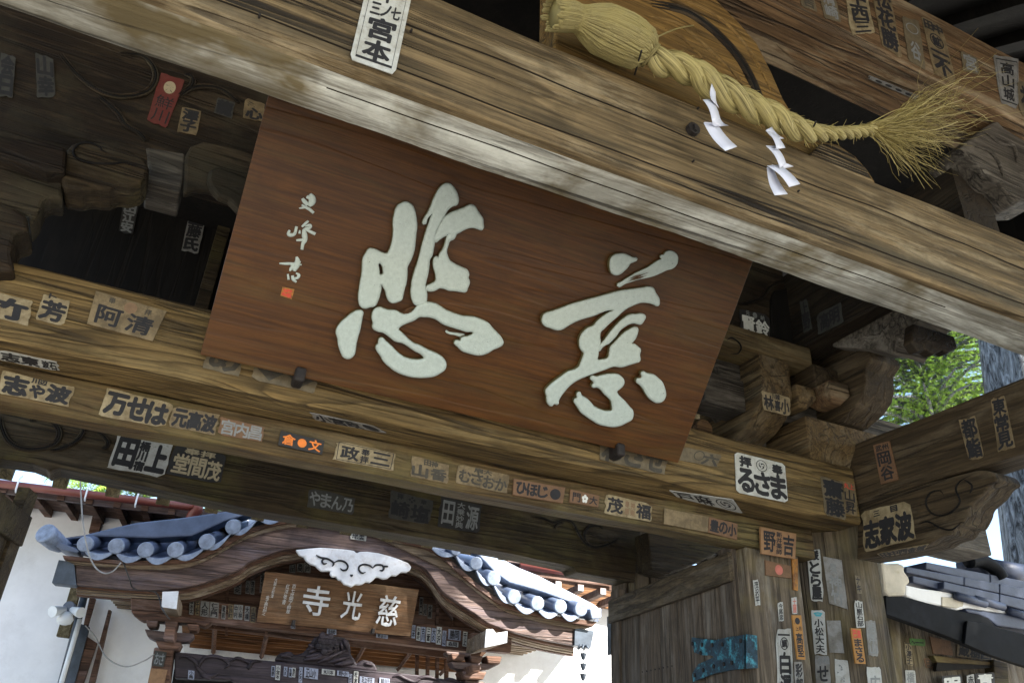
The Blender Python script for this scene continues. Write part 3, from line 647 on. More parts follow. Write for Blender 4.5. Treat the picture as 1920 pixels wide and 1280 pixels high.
arris_beam('eave_beam', -3, 5.4, .15, .3, 3.2, 3.36, MT['red'], .01, seed=12, n=20)
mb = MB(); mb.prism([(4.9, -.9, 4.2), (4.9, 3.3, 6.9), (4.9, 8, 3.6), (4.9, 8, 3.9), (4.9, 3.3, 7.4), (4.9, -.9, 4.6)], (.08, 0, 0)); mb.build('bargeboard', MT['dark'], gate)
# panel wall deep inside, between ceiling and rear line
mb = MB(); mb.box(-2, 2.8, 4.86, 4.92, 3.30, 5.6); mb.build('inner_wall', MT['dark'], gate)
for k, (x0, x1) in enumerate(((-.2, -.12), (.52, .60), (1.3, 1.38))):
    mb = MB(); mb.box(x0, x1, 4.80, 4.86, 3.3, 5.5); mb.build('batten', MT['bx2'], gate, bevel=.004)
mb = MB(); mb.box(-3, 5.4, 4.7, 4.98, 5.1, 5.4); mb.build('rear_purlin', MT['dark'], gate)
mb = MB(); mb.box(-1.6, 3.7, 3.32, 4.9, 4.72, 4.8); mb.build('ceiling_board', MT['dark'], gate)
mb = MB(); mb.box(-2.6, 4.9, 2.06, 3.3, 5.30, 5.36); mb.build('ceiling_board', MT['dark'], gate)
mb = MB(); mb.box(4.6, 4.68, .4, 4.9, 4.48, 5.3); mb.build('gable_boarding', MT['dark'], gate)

# ---- door leaves of planks
def leaf(hx, hy, dx, dy, L, ztop, side, mat='door'):
    root = MB(); d = Vector((dx, dy, 0)).normalized(); n = Vector((d.y, -d.x, 0)) * side
    def fr(u, w, z): return Vector((hx, hy, 0)) + d * u + n * w + UP * z
    mb = MB(); mb.box(0, .14, -.03, .03, .05, ztop + .02, fr); st = mb.build('door', MT[mat], gate, bevel=.006)
    r = random.Random(3)
    k = .14; widths = []
    while k < L - .14:
        w = r.uniform(.2, .34); w = min(w, L - .14 - k); widths.append((k, k + w)); k += w
    for a, b in widths:
        mb = MB(); mb.box(a + .003, b - .003, -.014 + r.uniform(-.002, .002), .014, .1, ztop - .06, fr); mb.build('plank', MT[mat], st, bevel=.004)
    mb = MB(); mb.box(L - .14, L, -.03, .03, .05, ztop + .05, fr); mb.build('stile', MT[mat], st, bevel=.006)
    return st, fr
st, fr = leaf(2.79, 3.38, .129, .99, 1.62, 2.70, -1)
mbx = MB(); mbx.box(.0, 1.62, .016, .05, 2.53, 2.685, lambda u, w, z: fr(u, w, z)); mbx.build('door_brace', MT['doorx'], st, bevel=.006)
# plane of the leaf for the metalwork, traced on its near face
nn = (fr(0, 1, 0) - fr(0, 0, 0)); DP = (fr(0, .0325, 0), nn)
hing = [(725, 965), (800, 975), (880, 985), (1000, 960), (1085, 948), (1090, 1180), (1000, 1190), (880, 1215), (800, 1245), (735, 1270), (730, 1210), (770, 1150), (880, 1100), (860, 1090), (790, 1088), (745, 1070), (725, 1000)]
mb = MB(); mb.prism(pxs(hing, DP, (1100, 930), 3.657), nn * .006); mb.build('hinge', MT['teal'], st, bevel=.0015)
hp = [at(1398, 1187.5, PY(3.3)), at(1418, 1191, PY(3.3)), at(1420, 1252, PY(3.3)), at(1398, 1253, PY(3.3))]
mb = MB(); mb.prism(hp, (0, -.006, 0)); mb.build('hinge', MT['teal'], st, bevel=.0015)
for x, y in ((735, 1010), (800, 1018), (870, 1020), (940, 1015), (1065, 990), (750, 1225), (808, 1190), (880, 1165), (950, 1150), (1005, 1140), (790, 1075)):
    p = at(1100 + x / 3.657, 930 + y / 3.657, DP); mb = MB(); mb.tube([p, p + nn * .013], .011, 10); mb.build('hinge_stud', MT['iron'], st, bevel=.003)
for x in range(8):
    p = at(1205 + x * 7.9, 1259 - x * 1.6, DP); mb = MB(); mb.tube([p, p + nn * .004], .0045, 7); mb.build('nail_row', MT['iron'], st)
mb = MB(); mb.prism(pxs([(145, 825), (172, 820), (168, 1085), (150, 1090)], DP, (1100, 930), 3.657), nn * .008); mb.build('edge_strap', MT['copper'], st, bevel=.002)
st2, fr2 = leaf(-1.10, 3.38, .22, .975, 1.64, 2.74, 1, 'bx2')
mb = MB(); mb.box(.0, 1.62, -.05, -.016, 2.5, 2.66, lambda u, w, z: fr2(u, -w, z)); mb.build('door_brace', MT['bx2'], st2, bevel=.006)

# ================================================================ big sign board
B0 = Vector((-.058, 3.0, 2.95)); SU = Vector((1, 0, 0)); SV = Vector((0, -.636, .7717)).normalized(); SN = SU.cross(SV)   # SN points at the viewer
if SN.dot(EYE - B0) < 0: SN = -SN
SP = (B0, SN)
bl, br_ = at(375, 665, SP), at(1272, 868, SP)
W_ = (br_ - bl).dot(SU); H_ = 1.06
sign = thing('sign_board', 'tilted brown plank sign board with two huge raised white brush characters', 'sign', bl)
def sl_(u, v, n=0): return bl + SU * u + SV * v + SN * n
mb = MB(); mb.prism([sl_(0, 0), sl_(W_, .0), sl_(W_ + .005, H_), sl_(.0, H_)], SN * -.045)
mb.build('board', MT['sign'], sign, bevel=.004)
def relief(name, outlines, o, s, ext, bev, z=0, offk=.55, mat=None, plane=SP, parent=None, ax=(SU, SV, SN), org=None, smooth=True):
    org = org or bl; U, V, Nn = ax
    c = bpy.data.curves.new('outline', 'CURVE'); c.dimensions = '2D'; c.fill_mode = 'BOTH'; c.extrude = ext; c.bevel_depth = bev; c.bevel_resolution = 3; c.offset = -bev * offk; c.resolution_u = 4
    for ol in outlines:
        if len(ol) > 14:
            rj = random.Random(len(ol)); ol = [(x + rj.gauss(0, 2.2), y + rj.gauss(0, 2.2)) for x, y in ol]
        pts = pxs(ol, plane, o, s)
        spn = c.splines.new('BEZIER'); spn.bezier_points.add(len(pts) - 1); spn.use_cyclic_u = True
        for bp, p in zip(spn.bezier_points, pts):
            d = p - org; bp.co = (d.dot(U), d.dot(V), 0); bp.handle_left_type = bp.handle_right_type = 'AUTO'
    ob = bpy.data.objects.new('tmp', c); S.collection.objects.link(ob)
    me = bpy.data.meshes.new_from_object(ob.evaluated_get(bpy.context.evaluated_depsgraph_get()))
    mb = MB(); mb.add([org + U * v.co.x + V * v.co.y + Nn * (v.co.z + z + ext + bev * .9) for v in me.vertices], [list(p.vertices) for p in me.polygons])
    bpy.data.objects.remove(ob)
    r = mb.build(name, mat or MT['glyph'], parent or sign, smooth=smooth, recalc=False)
    r.modifiers.new('es', 'EDGE_SPLIT').split_angle = math.radians(50)
    return r
def B(y): return y + 1073
K1 = [[(790,275),(835,300),(865,350),(880,420),(888,520),(885,620),(875,700),(860,780),(840,840),(815,900),(797,950),(788,1020),(780,1123),(760,1173),(745,1243),(738,1288),(700,1308),(640,1321),(610,1303),(595,1263),(575,1203),(550,1153),(528,1125),(515,1183),(500,1243),(480,1303),(455,1353),(400,1368),(345,1378),(310,1358),(297,1313),(300,1243),(305,1173),(315,1103),(325,1050),(333,960),(345,870),(370,815),(400,775),(435,762),(480,785),(530,808),(590,815),(620,775),(645,710),(658,650),(662,560),(665,480),(672,390),(695,335),(740,295)],
      [(500,905),(540,930),(552,980),(548,1030),(510,1040),(497,990)]]
K2 = [[(1215,82),(1260,100),(1295,145),(1318,200),(1325,260),(1315,295),(1270,310),(1225,345),(1190,395),(1160,450),(1130,510),(1100,570),(1085,640),(1080,690),(1065,760),(1050,830),(1030,870),(1022,940),(1008,1020),(990,1110),(982,1150),(990,1210),(1000,1270),(985,1320),(940,1345),(880,1335),(860,1290),(848,1230),(852,1150),(858,1090),(875,1030),(905,950),(925,870),(945,790),(960,720),(985,650),(1010,570),(1030,500),(1055,430),(1068,395),(1040,400),(1010,430),(975,490),(985,440),(1020,385),(1055,320),(1090,240),(1120,180),(1160,115)]]
K3 = [[(1470,312),(1505,320),(1530,365),(1560,410),(1585,450),(1590,500),(1588,550),(1550,548),(1490,530),(1420,545),(1340,580),(1300,600),(1250,600),(1180,625),(1130,660),(1088,685),(1088,640),(1105,600),(1130,550),(1160,490),(1190,440),(1250,400),(1330,360),(1400,335)]]
K4 = [[(1250,595),(1300,590),(1290,640),(1240,680),(1220,730),(1205,790),(1215,840),(1240,890),(1300,930),(1380,970),(1420,990),(1437,1030),(1432,1060),(1445,1110),(1425,1170),(1410,1205),(1380,1208),(1300,1200),(1240,1190),(1190,1170),(1140,1170),(1080,1195),(1010,1195),(1000,1180),(1060,1130),(1100,1105),(1108,1040),(1088,960),(1080,900),(1100,850),(1120,860),(1150,810),(1180,770),(1200,710),(1215,660)]]
K5 = [[(300,B(345)),(325,B(350)),(322,B(400)),(305,B(480)),(290,B(550)),(270,B(620)),(250,B(700)),(245,B(760)),(230,B(800)),(190,B(828)),(145,B(820)),(110,B(770)),(85,B(700)),(75,B(620)),(62,B(570)),(65,B(530)),(110,B(470)),(170,B(410)),(230,B(370))]]
K6 = [[(x,B(y)) for x,y in [(440,370),(470,325),(520,312),(560,325),(600,340),(680,345),(720,370),(790,385),(860,350),(905,300),(940,268),(1080,268),(1140,295),(1200,335),(1280,370),(1380,400),(1480,410),(1560,435),(1640,475),(1690,530),(1740,580),(1790,640),(1800,680),(1760,710),(1700,740),(1640,775),(1560,797),(1490,790),(1420,770),(1380,755),(1340,715),(1305,665),(1365,658),(1380,630),(1430,610),(1480,595),(1500,570),(1420,550),(1300,510),(1180,465),(1100,420),(1030,398),(980,395),(930,392),(860,430),(780,465),(720,500),(700,530),(740,580),(790,630),(850,680),(930,710),(1000,745),(1080,785),(1140,815),(1180,850),(1198,895),(1190,950),(1150,985),(1080,1015),(1000,1030),(900,1030),(800,1015),(700,975),(620,920),(560,860),(520,800),(490,750),(478,715),(500,690),(520,632),(570,665),(620,710),(670,760),(730,810),(800,845),(880,860),(950,855),(985,835),(960,800),(880,750),(800,700),(750,665),(680,650),(620,610),(560,560),(480,545),(445,515),(450,460),(438,410)]]]
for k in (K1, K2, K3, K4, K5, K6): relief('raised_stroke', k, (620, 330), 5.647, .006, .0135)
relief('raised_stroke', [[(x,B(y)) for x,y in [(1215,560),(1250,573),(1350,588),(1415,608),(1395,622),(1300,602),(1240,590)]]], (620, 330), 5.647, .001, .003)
def D(y): return y + 1097
Q1 = [[(960,220),(975,160),(1010,120),(1060,104),(1130,105),(1190,125),(1240,155),(1290,170),(1250,190),(1210,215),(1170,265),(1130,310),(1080,345),(1030,355),(985,335),(965,285)]]
Q2 = [[(1625,140),(1660,120),(1690,85),(1740,75),(1790,95),(1825,145),(1830,180),(1810,235),(1770,280),(1700,300),(1620,330),(1530,370),(1430,400),(1340,415),(1250,445),(1160,475),(1075,500),(1120,470),(1220,410),(1330,350),(1430,300),(1510,255),(1580,200),(1640,165)]]
Q3 = [[(90,950),(95,910),(120,875),(200,845),(320,800),(450,755),(600,710),(740,670),(880,630),(1050,590),(1200,560),(1350,540),(1460,525),(1500,540),(1530,600),(1575,670),(1582,720),(1570,750),(1500,730),(1420,710),(1340,715),(1270,740),(1180,785),(1110,830),(1060,880),(1000,930),(930,990),(880,1040),(835,1090),(820,1150),(820,1234),(812,D(180)),(798,D(250)),(790,D(300)),(785,D(352)),(850,D(355)),(925,D(335)),(960,D(230)),(965,D(190)),(1000,D(150)),(1050,D(100)),(1120,D(30)),(1200,1070),(1290,1040),(1305,1060),(1300,1100),(1280,1160),(1240,1215),(1218,1242),(1270,D(160)),(1320,D(205)),(1335,D(220)),(1325,D(290)),(1325,D(370)),(1280,D(385)),(1180,D(415)),(1100,D(435)),(1000,D(435)),(900,D(470)),(780,D(510)),(650,D(555)),(540,D(605)),(440,D(670)),(370,D(740)),(320,D(810)),(290,D(880)),(280,D(915)),(240,D(905)),(200,D(935)),(165,D(900)),(150,D(820)),(140,D(740)),(180,D(690)),(250,D(630)),(340,D(570)),(420,D(510)),(510,D(485)),(560,D(450)),(590,D(380)),(615,D(310)),(625,D(265)),(590,D(220)),(570,D(160)),(575,D(90)),(600,1120),(640,1070),(680,1040),(740,1020),(800,960),(870,900),(950,850),(1000,815),(960,805),(850,835),(740,878),(600,920),(480,970),(400,1020),(340,1055),(270,1060),(190,1035),(120,1000)]]
Q4 = [[(870,1225),(920,1160),(970,1090),(1030,1015),(1090,960),(1150,915),(1210,878),(1280,880),(1380,880),(1400,905),(1380,950),(1340,985),(1310,985),(1270,975),(1200,985),(1140,1020),(1080,1070),(1030,1130),(980,1190),(930,1240),(900,1250),(850,D(190)),(810,D(235)),(795,D(205)),(830,1260)]]
Q5 = [[(x,D(y)) for x,y in [(715,570),(780,575),(880,550),(960,540),(1040,540),(1090,575),(1125,625),(1115,680),(1080,715),(1035,755),(1050,800),(1100,850),(1150,905),(1200,960),(1240,1010),(1240,1090),(1220,1120),(1150,1155),(1080,1190),(990,1200),(900,1190),(820,1165),(740,1125),(660,1070),(590,1010),(540,940),(505,860),(530,850),(550,770),(590,820),(650,850),(700,900),(740,950),(800,980),(870,1010),(930,1012),(985,1000),(990,950),(975,880),(930,820),(880,780),(840,725),(790,700),(730,690),(755,640)]]]
Q6 = [[(x,D(y)) for x,y in [(1365,520),(1430,535),(1510,555),(1570,600),(1610,640),(1640,700),(1660,770),(1655,820),(1630,870),(1560,892),(1500,870),(1440,815),(1400,750),(1360,680),(1300,610),(1340,590),(1375,565)]]]
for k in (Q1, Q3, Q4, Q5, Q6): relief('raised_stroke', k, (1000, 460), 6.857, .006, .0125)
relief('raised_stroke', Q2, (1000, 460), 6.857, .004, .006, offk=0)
def brush(strokes, o, s, h=.004):
    for st_ in strokes:
        P = [p + SN * .002 for p in smooth_path(pxs([q[:2] for q in st_], SP, o, s), 4)]; W = sp2([(q[2], 0) for q in st_], 4)
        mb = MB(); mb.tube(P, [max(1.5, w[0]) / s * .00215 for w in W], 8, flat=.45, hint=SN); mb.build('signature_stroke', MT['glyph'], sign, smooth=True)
brush([[(455, 130, 12), (478, 175, 32), (470, 220, 34), (440, 258, 16)], [(372, 178, 14), (395, 210, 22), (430, 245, 22)], [(415, 175, 8), (440, 165, 22), (470, 190, 25)], [(338, 282, 6), (390, 272, 12), (420, 262, 10)], [(365, 245, 8), (410, 272, 14), (450, 295, 16), (490, 330, 14)],
       [(240, 508, 10), (228, 545, 18), (250, 560, 20), (292, 545, 16), (312, 470, 14)], [(345, 510, 8), (342, 545, 12)], [(435, 412, 10), (400, 445, 14), (366, 475, 10)], [(400, 470, 6), (450, 455, 14), (455, 480, 14), (400, 500, 16), (376, 512, 8)], [(405, 500, 10), (450, 522, 16), (508, 550, 16)],
       [(388, 505, 16), (395, 560, 28), (400, 610, 24), (378, 650, 18), (368, 712, 14)], [(308, 615, 10), (350, 612, 14), (420, 608, 14)],
       [(132, 855, 8), (200, 858, 14), (280, 858, 14), (365, 870, 8)], [(312, 785, 10), (322, 830, 26), (310, 880, 30), (285, 935, 16)], [(240, 935, 8), (265, 900, 20), (318, 890, 14)], [(250, 880, 12), (330, 845, 18), (350, 850, 12)], [(220, 965, 10), (230, 1025, 12)], [(305, 955, 8), (335, 975, 16), (322, 1005, 14), (285, 1012, 12)], [(270, 980, 14), (275, 1020, 16), (310, 1050, 10)]], (500, 340), 5.565)
# dry-brush streaks where the wood shows between the bristle marks
rr = random.Random(9)
def dry(a, b, w, k, o, s, L=.4):
    for i in range(k):
        f = (i + .5) / k - .5; dx, dy = b[0] - a[0], b[1] - a[1]; l = math.hypot(dx, dy); nx, ny = -dy / l * w * f, dx / l * w * f
        u0, u1 = rr.uniform(0, .35), rr.uniform(.6, 1)
        P = [at(o[0] + (a[0] + dx * u + nx + rr.gauss(0, 2)) / s, o[1] + (a[1] + dy * u + ny + rr.gauss(0, 2)) / s, SP) + SN * .030 for u in (u0, (u0 + u1) / 2, u1)]
        mb = MB(); mb.tube(P, [.0006, .0022, .0006], 5, flat=.5, hint=SN); mb.build('bristle_gap', MT['sign'], sign)
dry((720, B(400)), (940, B(310)), 100, 9, (620, 330), 5.647)
dry((1310, B(680)), (1430, B(650)), 50, 4, (620, 330), 5.647)
dry((520, B(660)), (560, B(720)), 50, 4, (620, 330), 5.647)
dry((1130, 460), (1480, 330), 50, 5, (1000, 460), 6.857)
dry((180, D(930)), (210, D(840)), 80, 5, (1000, 460), 6.857)
dry((540, D(800)), (570, D(880)), 60, 4, (1000, 460), 6.857)
dry((720, D(620)), (800, D(630)), 90, 5, (1000, 460), 6.857)
for a, b in (((1310, D(590)), (1370, D(560))), ((1240, D(420)), (1250, D(370))), ((1120, D(430)), (1140, D(380)))): dry(a, b, 50, 3, (1000, 460), 6.857)
sq = [at(500 + x / 5.565, 340 + y / 5.565, SP) for x, y in [(165, 1100), (290, 1125), (262, 1230), (143, 1190)]]
mb = MB(); mb.prism(sq, SN * .002); o = mb.build('seal', PP['gold'], sign)
lettering(sq, [('@scribble', .05, .05, .95, .95, 'h', 'r'), ('史峰', .05, .08, .95, .95, 'v', 'r')], SN, sign, off=.003).name = 'seal_print'
for hx, hy in ((562, 702), (1160, 842)):
    p = at(hx, hy, SP); mb = MB(); mb.box(p.x - .022, p.x + .022, p.y - .03, p.y + .06, p.z - .04, p.z + .024); mb.build('iron_bracket', MT['iron'], gate, bevel=.012, seg=3)

# ================================================================ rope with frayed tail
RY = PY(1.665)
rope = thing('straw_rope', 'twisted straw rope with a bound bundle head and frayed tail on the front beam', 'rope', at(1300, 170, RY))
Zr = dict(o=(1020, 0), s=4.8)
cl = smooth_path(pxs([(110, 130), (240, 150), (360, 190), (520, 260), (700, 340), (880, 440), (960, 500)], RY, **Zr), 6)
rad_k = [(0, .055), (.16, .052), (.27, .044), (.30, .043), (.36, .062), (.5, .088), (.68, .09), (.85, .078), (.95, .05), (1, .035)]
def interp(t, tab):
    for (a, x), (b, y) in zip(tab, tab[1:]):
        if t <= b: return x + (y - x) * (t - a) / (b - a)
    return tab[-1][1]
n = len(cl); mb = MB(); rings = []
mb.tube(cl, [interp(i / (n - 1), rad_k) * .95 for i in range(n)], 40, uv=True); o = mb.build('bundle', MT['straw'], rope, smooth=True, recalc=False)
rr = random.Random(11); mb = MB()
for k in range(210):
    a = rr.uniform(0, 6.283); s0 = rr.uniform(0, .25) if rr.random() < .5 else 0; s1 = rr.uniform(.7, 1) if s0 < .1 else rr.uniform(.5, .9)
    P = []
    drift = rr.uniform(-.25, .25)
    for j in range(12):
        t = s0 + (s1 - s0) * j / 11; i = min(n - 2, int(t * (n - 1))); f = t * (n - 1) - i; c = cl[i].lerp(cl[i + 1], f)
        tg = (cl[i + 1] - cl[i]).normalized(); Nn = (UP - tg * UP.dot(tg)).normalized(); Bn = tg.cross(Nn); r = interp(t, rad_k) * (.97 + .02 * math.sin(k))
        P.append(c + (Nn * math.cos(a + drift * t) + Bn * math.sin(a + drift * t)) * r)
    if s0 == 0: P = [P[0] - (P[1] - P[0]).normalized() * rr.uniform(.0, .03)] + P
    mb.tube(P, rr.uniform(.0035, .0062), 5, uv=True, cap=True)
mb.build('straw_stalks', MT['straw'], rope, smooth=True, recalc=False)['kind'] = 'stuff'
# three-strand twist, tapering
core = smooth_path(pxs([(960, 500), (1060, 560), (1200, 600), (1350, 660), (1550, 790), (1750, 900), (1920, 985), (2090, 1065), (2200, 1130), (2330, 1180), (2450, 1200), (2600, 1205), (2740, 1195), (2860, 1185), (2960, 1175)], RY, **Zr), 26)
tab = [(0, .040), (.08, .050), (.3, .055), (.5, .052), (.64, .045), (.72, .036), (.80, .028), (.9, .026), (1, .023)]
m = len(core); phase = []; a = .6
for i in range(m):
    r = interp(i / (m - 1), tab)
    if i: a += (core[i] - core[i - 1]).length / (r * .95)
    phase.append(a)
for k in range(3):
    P = []; R = []
    for i in range(m):
        r = interp(i / (m - 1), tab); tg = (core[min(i + 1, m - 1)] - core[max(i - 1, 0)]).normalized()
        Nn = (UP - tg * UP.dot(tg)).normalized(); Bn = tg.cross(Nn); an = phase[i] + k * 2.094
        P.append(core[i] + (Nn * math.cos(an) + Bn * math.sin(an)) * r * .52); R.append(r * .53)
    mb = MB(); mb.tube(P, R, 22, uv=True); mb.build('strand', MT['straw'], rope, smooth=True, recalc=False)
# stray stalk ends along the twist
rr = random.Random(21); mb = MB()
for k in range(190):
    i = rr.randrange(4, m - 6); r = interp(i / (m - 1), tab); tg = (core[i + 2] - core[i - 2]).normalized()
    Nn = (UP - tg * UP.dot(tg)).normalized(); Bn = tg.cross(Nn); an = rr.uniform(0, 6.283); rd = Nn * math.cos(an) + Bn * math.sin(an)
    p0 = core[i] + rd * r * .92; L = rr.uniform(.02, .06); dr = (tg * rr.uniform(.5, 1) + rd.cross(tg) * rr.uniform(-.9, -.3)).normalized()
    P = [p0, p0 + dr * L * .5 + rd * rr.uniform(0, .003), p0 + dr * L + rd * rr.uniform(.001, .012)]
    mb.tube(P, [.0016, .0014, .0005], 3)
mb.build('stray_straws', MT['fray'], rope, recalc=False)['kind'] = 'stuff'
def tie(c, ax, r, rt, name='tie_cord', mat='straw'):
    ax = ax.normalized(); Nn = (UP - ax * UP.dot(ax)).normalized(); Bn = ax.cross(Nn); mb = MB()
    for q in range(3):
        mb.tube([c + ax * (q - 1) * rt * 1.7 + (Nn * math.cos(x) + Bn * math.sin(x)) * (r + .002) for x in [2 * math.pi * j / 28 for j in range(29)]], rt, 6, uv=True)
    return mb.build(name, MT[mat], rope, smooth=True, recalc=False)
tie(cl[int(.29 * n)], cl[int(.29 * n) + 1] - cl[int(.29 * n) - 1], .045, .0035)
tie(cl[-2], cl[-1] - cl[-3], .046, .0035)
c = at(1213, 100, RY); mb = MB(); mb.tube(smooth_path([at(1213, 84, PY(1.62)), at(1236, 68, PY(1.66)), at(1270, 54, PY(1.72)), at(1300, 48, PY(1.80))]), .003, 6, uv=True); mb.build('tie_cord', MT['straw'], rope)
mb = MB(); mb.tube([at(1203, 95, PY(1.60)), at(1190, 140, PY(1.75))], .0035, 6); mb.build('nail', MT['iron'], rope); mb = MB(); mb.tube([at(1530, 228, PY(1.60)), at(1509, 272, PY(1.75))], .0035, 6); mb.build('nail', MT['iron'], rope)
# frayed tail
mb = MB(); rr = random.Random(5); base = core[-1]
for k in range(430):
    u = rr.random()
    if u < .5: tx_ = rr.uniform(1700, 1832); tgt = (tx_, 246 - (tx_ - 1650) * rr.uniform(.12, .60))
    elif u < .8: tgt = (rr.uniform(1690, 1815), rr.uniform(215, 280))
    else: tgt = (rr.uniform(1680, 1770), rr.uniform(270, 335))
    e = at(tgt[0], tgt[1], PY(1.665 + rr.uniform(-.07, .10))); s_ = base + Vector((rr.uniform(-.04, .01), rr.uniform(-.018, .018), rr.uniform(-.018, .018)))
    L = (e - s_).length; P = [s_]
    kink = Vector((0, 0, 0))
    for q in range(1, 6):
        kink = kink + Vector((rr.gauss(0, .15), rr.gauss(0, .15), rr.gauss(0, .15))) * L * .3
        P.append(s_.lerp(e, q / 5) + kink * (q / 5))
    P = smooth_path(P, 2); r0 = rr.uniform(.0008, .0024)
    mb.tube(P, [r0 * (1 - .55 * i / len(P)) for i in range(len(P))], 3)
mb.build('frayed_fibres', MT['fray'], rope, recalc=False)['kind'] = 'stuff'
# paper streamers
def streamer(label, quads, y, depths):
    qs = [[at(1280 + a / 3, b / 3, PY(y + dd)) for (a, b), dd in zip(q, dp)] for q, dp in zip(quads, depths)]
    o = MB()
    for k, q in enumerate(qs):                   # each fold gently curled
        n = 6; rows = []
        for i in range(n + 1):
            t = i / n; c = Vector((0, -1, 0)) * math.sin(math.pi * t) * .009 * (1 if k % 2 else -1)
            rows.append([q[0].lerp(q[3], t) + c, q[1].lerp(q[2], t) + c * .6])
        o.add([p for r_ in rows for p in r_] , [(2 * i, 2 * i + 1, 2 * i + 3, 2 * i + 2) for i in range(n)])
    ob = o.build('paper_streamer', MT['shide'], at0=qs[0][0], smooth=True); md = ob.modifiers.new('thick', 'SOLIDIFY'); md.thickness = .0008
    return tag(ob, label, 'paper streamer', 'zigzag paper streamers')
streamer('zigzag white paper streamer hung from the thick middle of the straw rope', [[(163, 470), (185, 520), (203, 608), (160, 560)], [(113, 560), (163, 558), (212, 668), (168, 690)], [(168, 690), (212, 668), (258, 706), (205, 710)], [(205, 710), (120, 696), (118, 690), (190, 692)], [(118, 692), (192, 694), (306, 826), (240, 850)]], 1.60,
         [(0, .01, 0, -.01), (0, .01, 0, -.02), (-.02, 0, .01, 0), (0, .01, .01, 0), (0, .015, -.02, -.03)])
streamer('longer zigzag white paper streamer, the right one near the thin end of the rope', [[(468, 732), (500, 715), (570, 780), (540, 782)], [(466, 735), (505, 742), (578, 832), (530, 838)], [(530, 838), (578, 832), (520, 822), (468, 820)], [(468, 820), (525, 824), (582, 918), (548, 945)], [(582, 918), (624, 936), (548, 945), (500, 926)], [(475, 932), (545, 926), (662, 1035), (600, 1052)], [(473, 940), (512, 952), (590, 1092), (518, 1100)]], 1.60,
         [(0, .01, 0, -.01), (0, .01, -.01, -.02), (-.02, 0, .01, 0), (0, .015, -.01, -.02), (0, .01, 0, -.01), (-.01, .01, -.02, -.03), (.005, .01, .0, -.005)])

# ================================================================ slips pasted on the gate
FB, TB, LL, RB = PY(1.7495), PY(3.0585), PY(3.2740), PY(4.8480)
PU, UB, SB, AR = PY(1.7410), PY(3.0975), PX(3.3990), PX(3.4090)
UZ = PZ(1.262 + RZ - .0015)
slip('large white framed slip with black writing, on the top left of the front beam', [(689, -30), (772, -8), (740, 142), (655, 112)], FB, 'plate',
     [('@frame', .1, .0, .9, .95), ('三ノ七', .18, .22, .85, .38), ('宮', .2, .40, .82, .68), ('本', .2, .68, .82, .93), ('千', .3, .02, .7, .2)], bold=.04)
# tie beam
slip('cut off slip with a huge black character, far left of the tie beam', [(-40, 540), (62, 566), (52, 611), (-52, 585)], TB, 'cream', [('竹', .1, .1, .95, .95)], bold=.05)
slip('torn narrow slip with one black character beside the brown plaque on the tie beam', [(82, 552), (132, 566), (120, 612), (66, 598)], TB, 'cream', [('ト', .2, -.1, .5, .1), ('芳', .05, .15, .95, .95)], bold=.045)
slip('brown plaque with two black characters and a faint red disc on the tie beam', [(180, 547), (312, 585), (286, 641), (163, 608)], TB, 'tan', [('@disc', .42, .03, .62, .4, 'h', 'b'), ('奉', .2, .05, .3, .25, 'h', 'f'), ('拝', .72, .1, .82, .3, 'h', 'f'), ('阿', .08, .34, .46, .92), ('清', .52, .34, .92, .92)], 'k', bold=.03, th=.008)
slip('worn tan slip peeping out below the lower left corner of the sign board', [(395, 640), (460, 655), (448, 706), (380, 690)], TB, 'faint', [('め', .1, .1, .95, .95)], 'f', bold=.05)
slip('worn tan slip with dark shapes right behind the left iron bracket of the sign', [(480, 660), (600, 690), (590, 738), (472, 712)], TB, 'faint', [('◆◆', .02, .1, .98, .95)], 'f', bold=.0)
slip('worn tan slip with three dark characters behind the right iron bracket of the sign', [(1130, 815), (1255, 845), (1246, 890), (1122, 862)], TB, 'faint', [('わさせ', .02, .1, .98, .98)], 'f', bold=.05)
slip('worn slip half hidden by the lower right corner of the sign board', [(1282, 838), (1352, 853), (1344, 876), (1272, 862)], TB, 'faint', [('@ring', .3, 0, .6, .8), ('六', .55, .1, .98, .98)], 'f', bold=.05)
slip('bright white plate with a round crest over three fat letters on the tie beam', [(1376, 847), (1470, 870), (1476, 942.5), (1379.5, 923)], TB, 'plate',
     [('拝', .08, .06, .32, .33), ('@comma', .4, .04, .64, .36), ('奉', .72, .07, .94, .34), ('る', .03, .36, .36, .95), ('さ', .35, .36, .67, .95), ('ま', .67, .34, .99, .97)], bold=.055, th=.004, lift=.002)
slip('torn dark slip with bold black characters at the right end of the tie beam', [(1538, 893), (1580, 903), (1586, 975), (1546, 965)], TB, 'faint', [('齋藤', .05, .02, .98, .98, 'v')], bold=.05)
slip('small slip with a red mark over thin characters, at the tie beam end', [(1578, 902), (1602, 908), (1607, 968), (1582, 962)], TB, 'tan', [('丸上', .1, .02, .9, .2, 'h', 'r'), ('山昇', .1, .22, .9, .97, 'v')])
# underside of the tie beam
slip('pale slip under the tie beam at its far left end', [(0, 655), (106, 677), (112, 695), (0, 673)], UZ, 'white', [('志東', .02, .05, .68, .95), ('波石', .72, .1, .98, .9)], bold=.05)
slip('pale slip with an oval crest under the tie beam, left of the middle', [(582, 772), (700, 797), (726, 811), (592, 787)], UZ, 'grey', [('小宮政', .03, .05, .7, .95), ('@disc', .74, .05, .97, .95)], bold=.05)
slip('curling white slip with a round crest under the tie beam, near its right end', [(1255, 918), (1375, 935), (1393, 961), (1272, 932)], UZ, 'white', [('戸麻', .03, .05, .6, .95), ('@comma', .64, .05, .97, .95)], bold=.03)
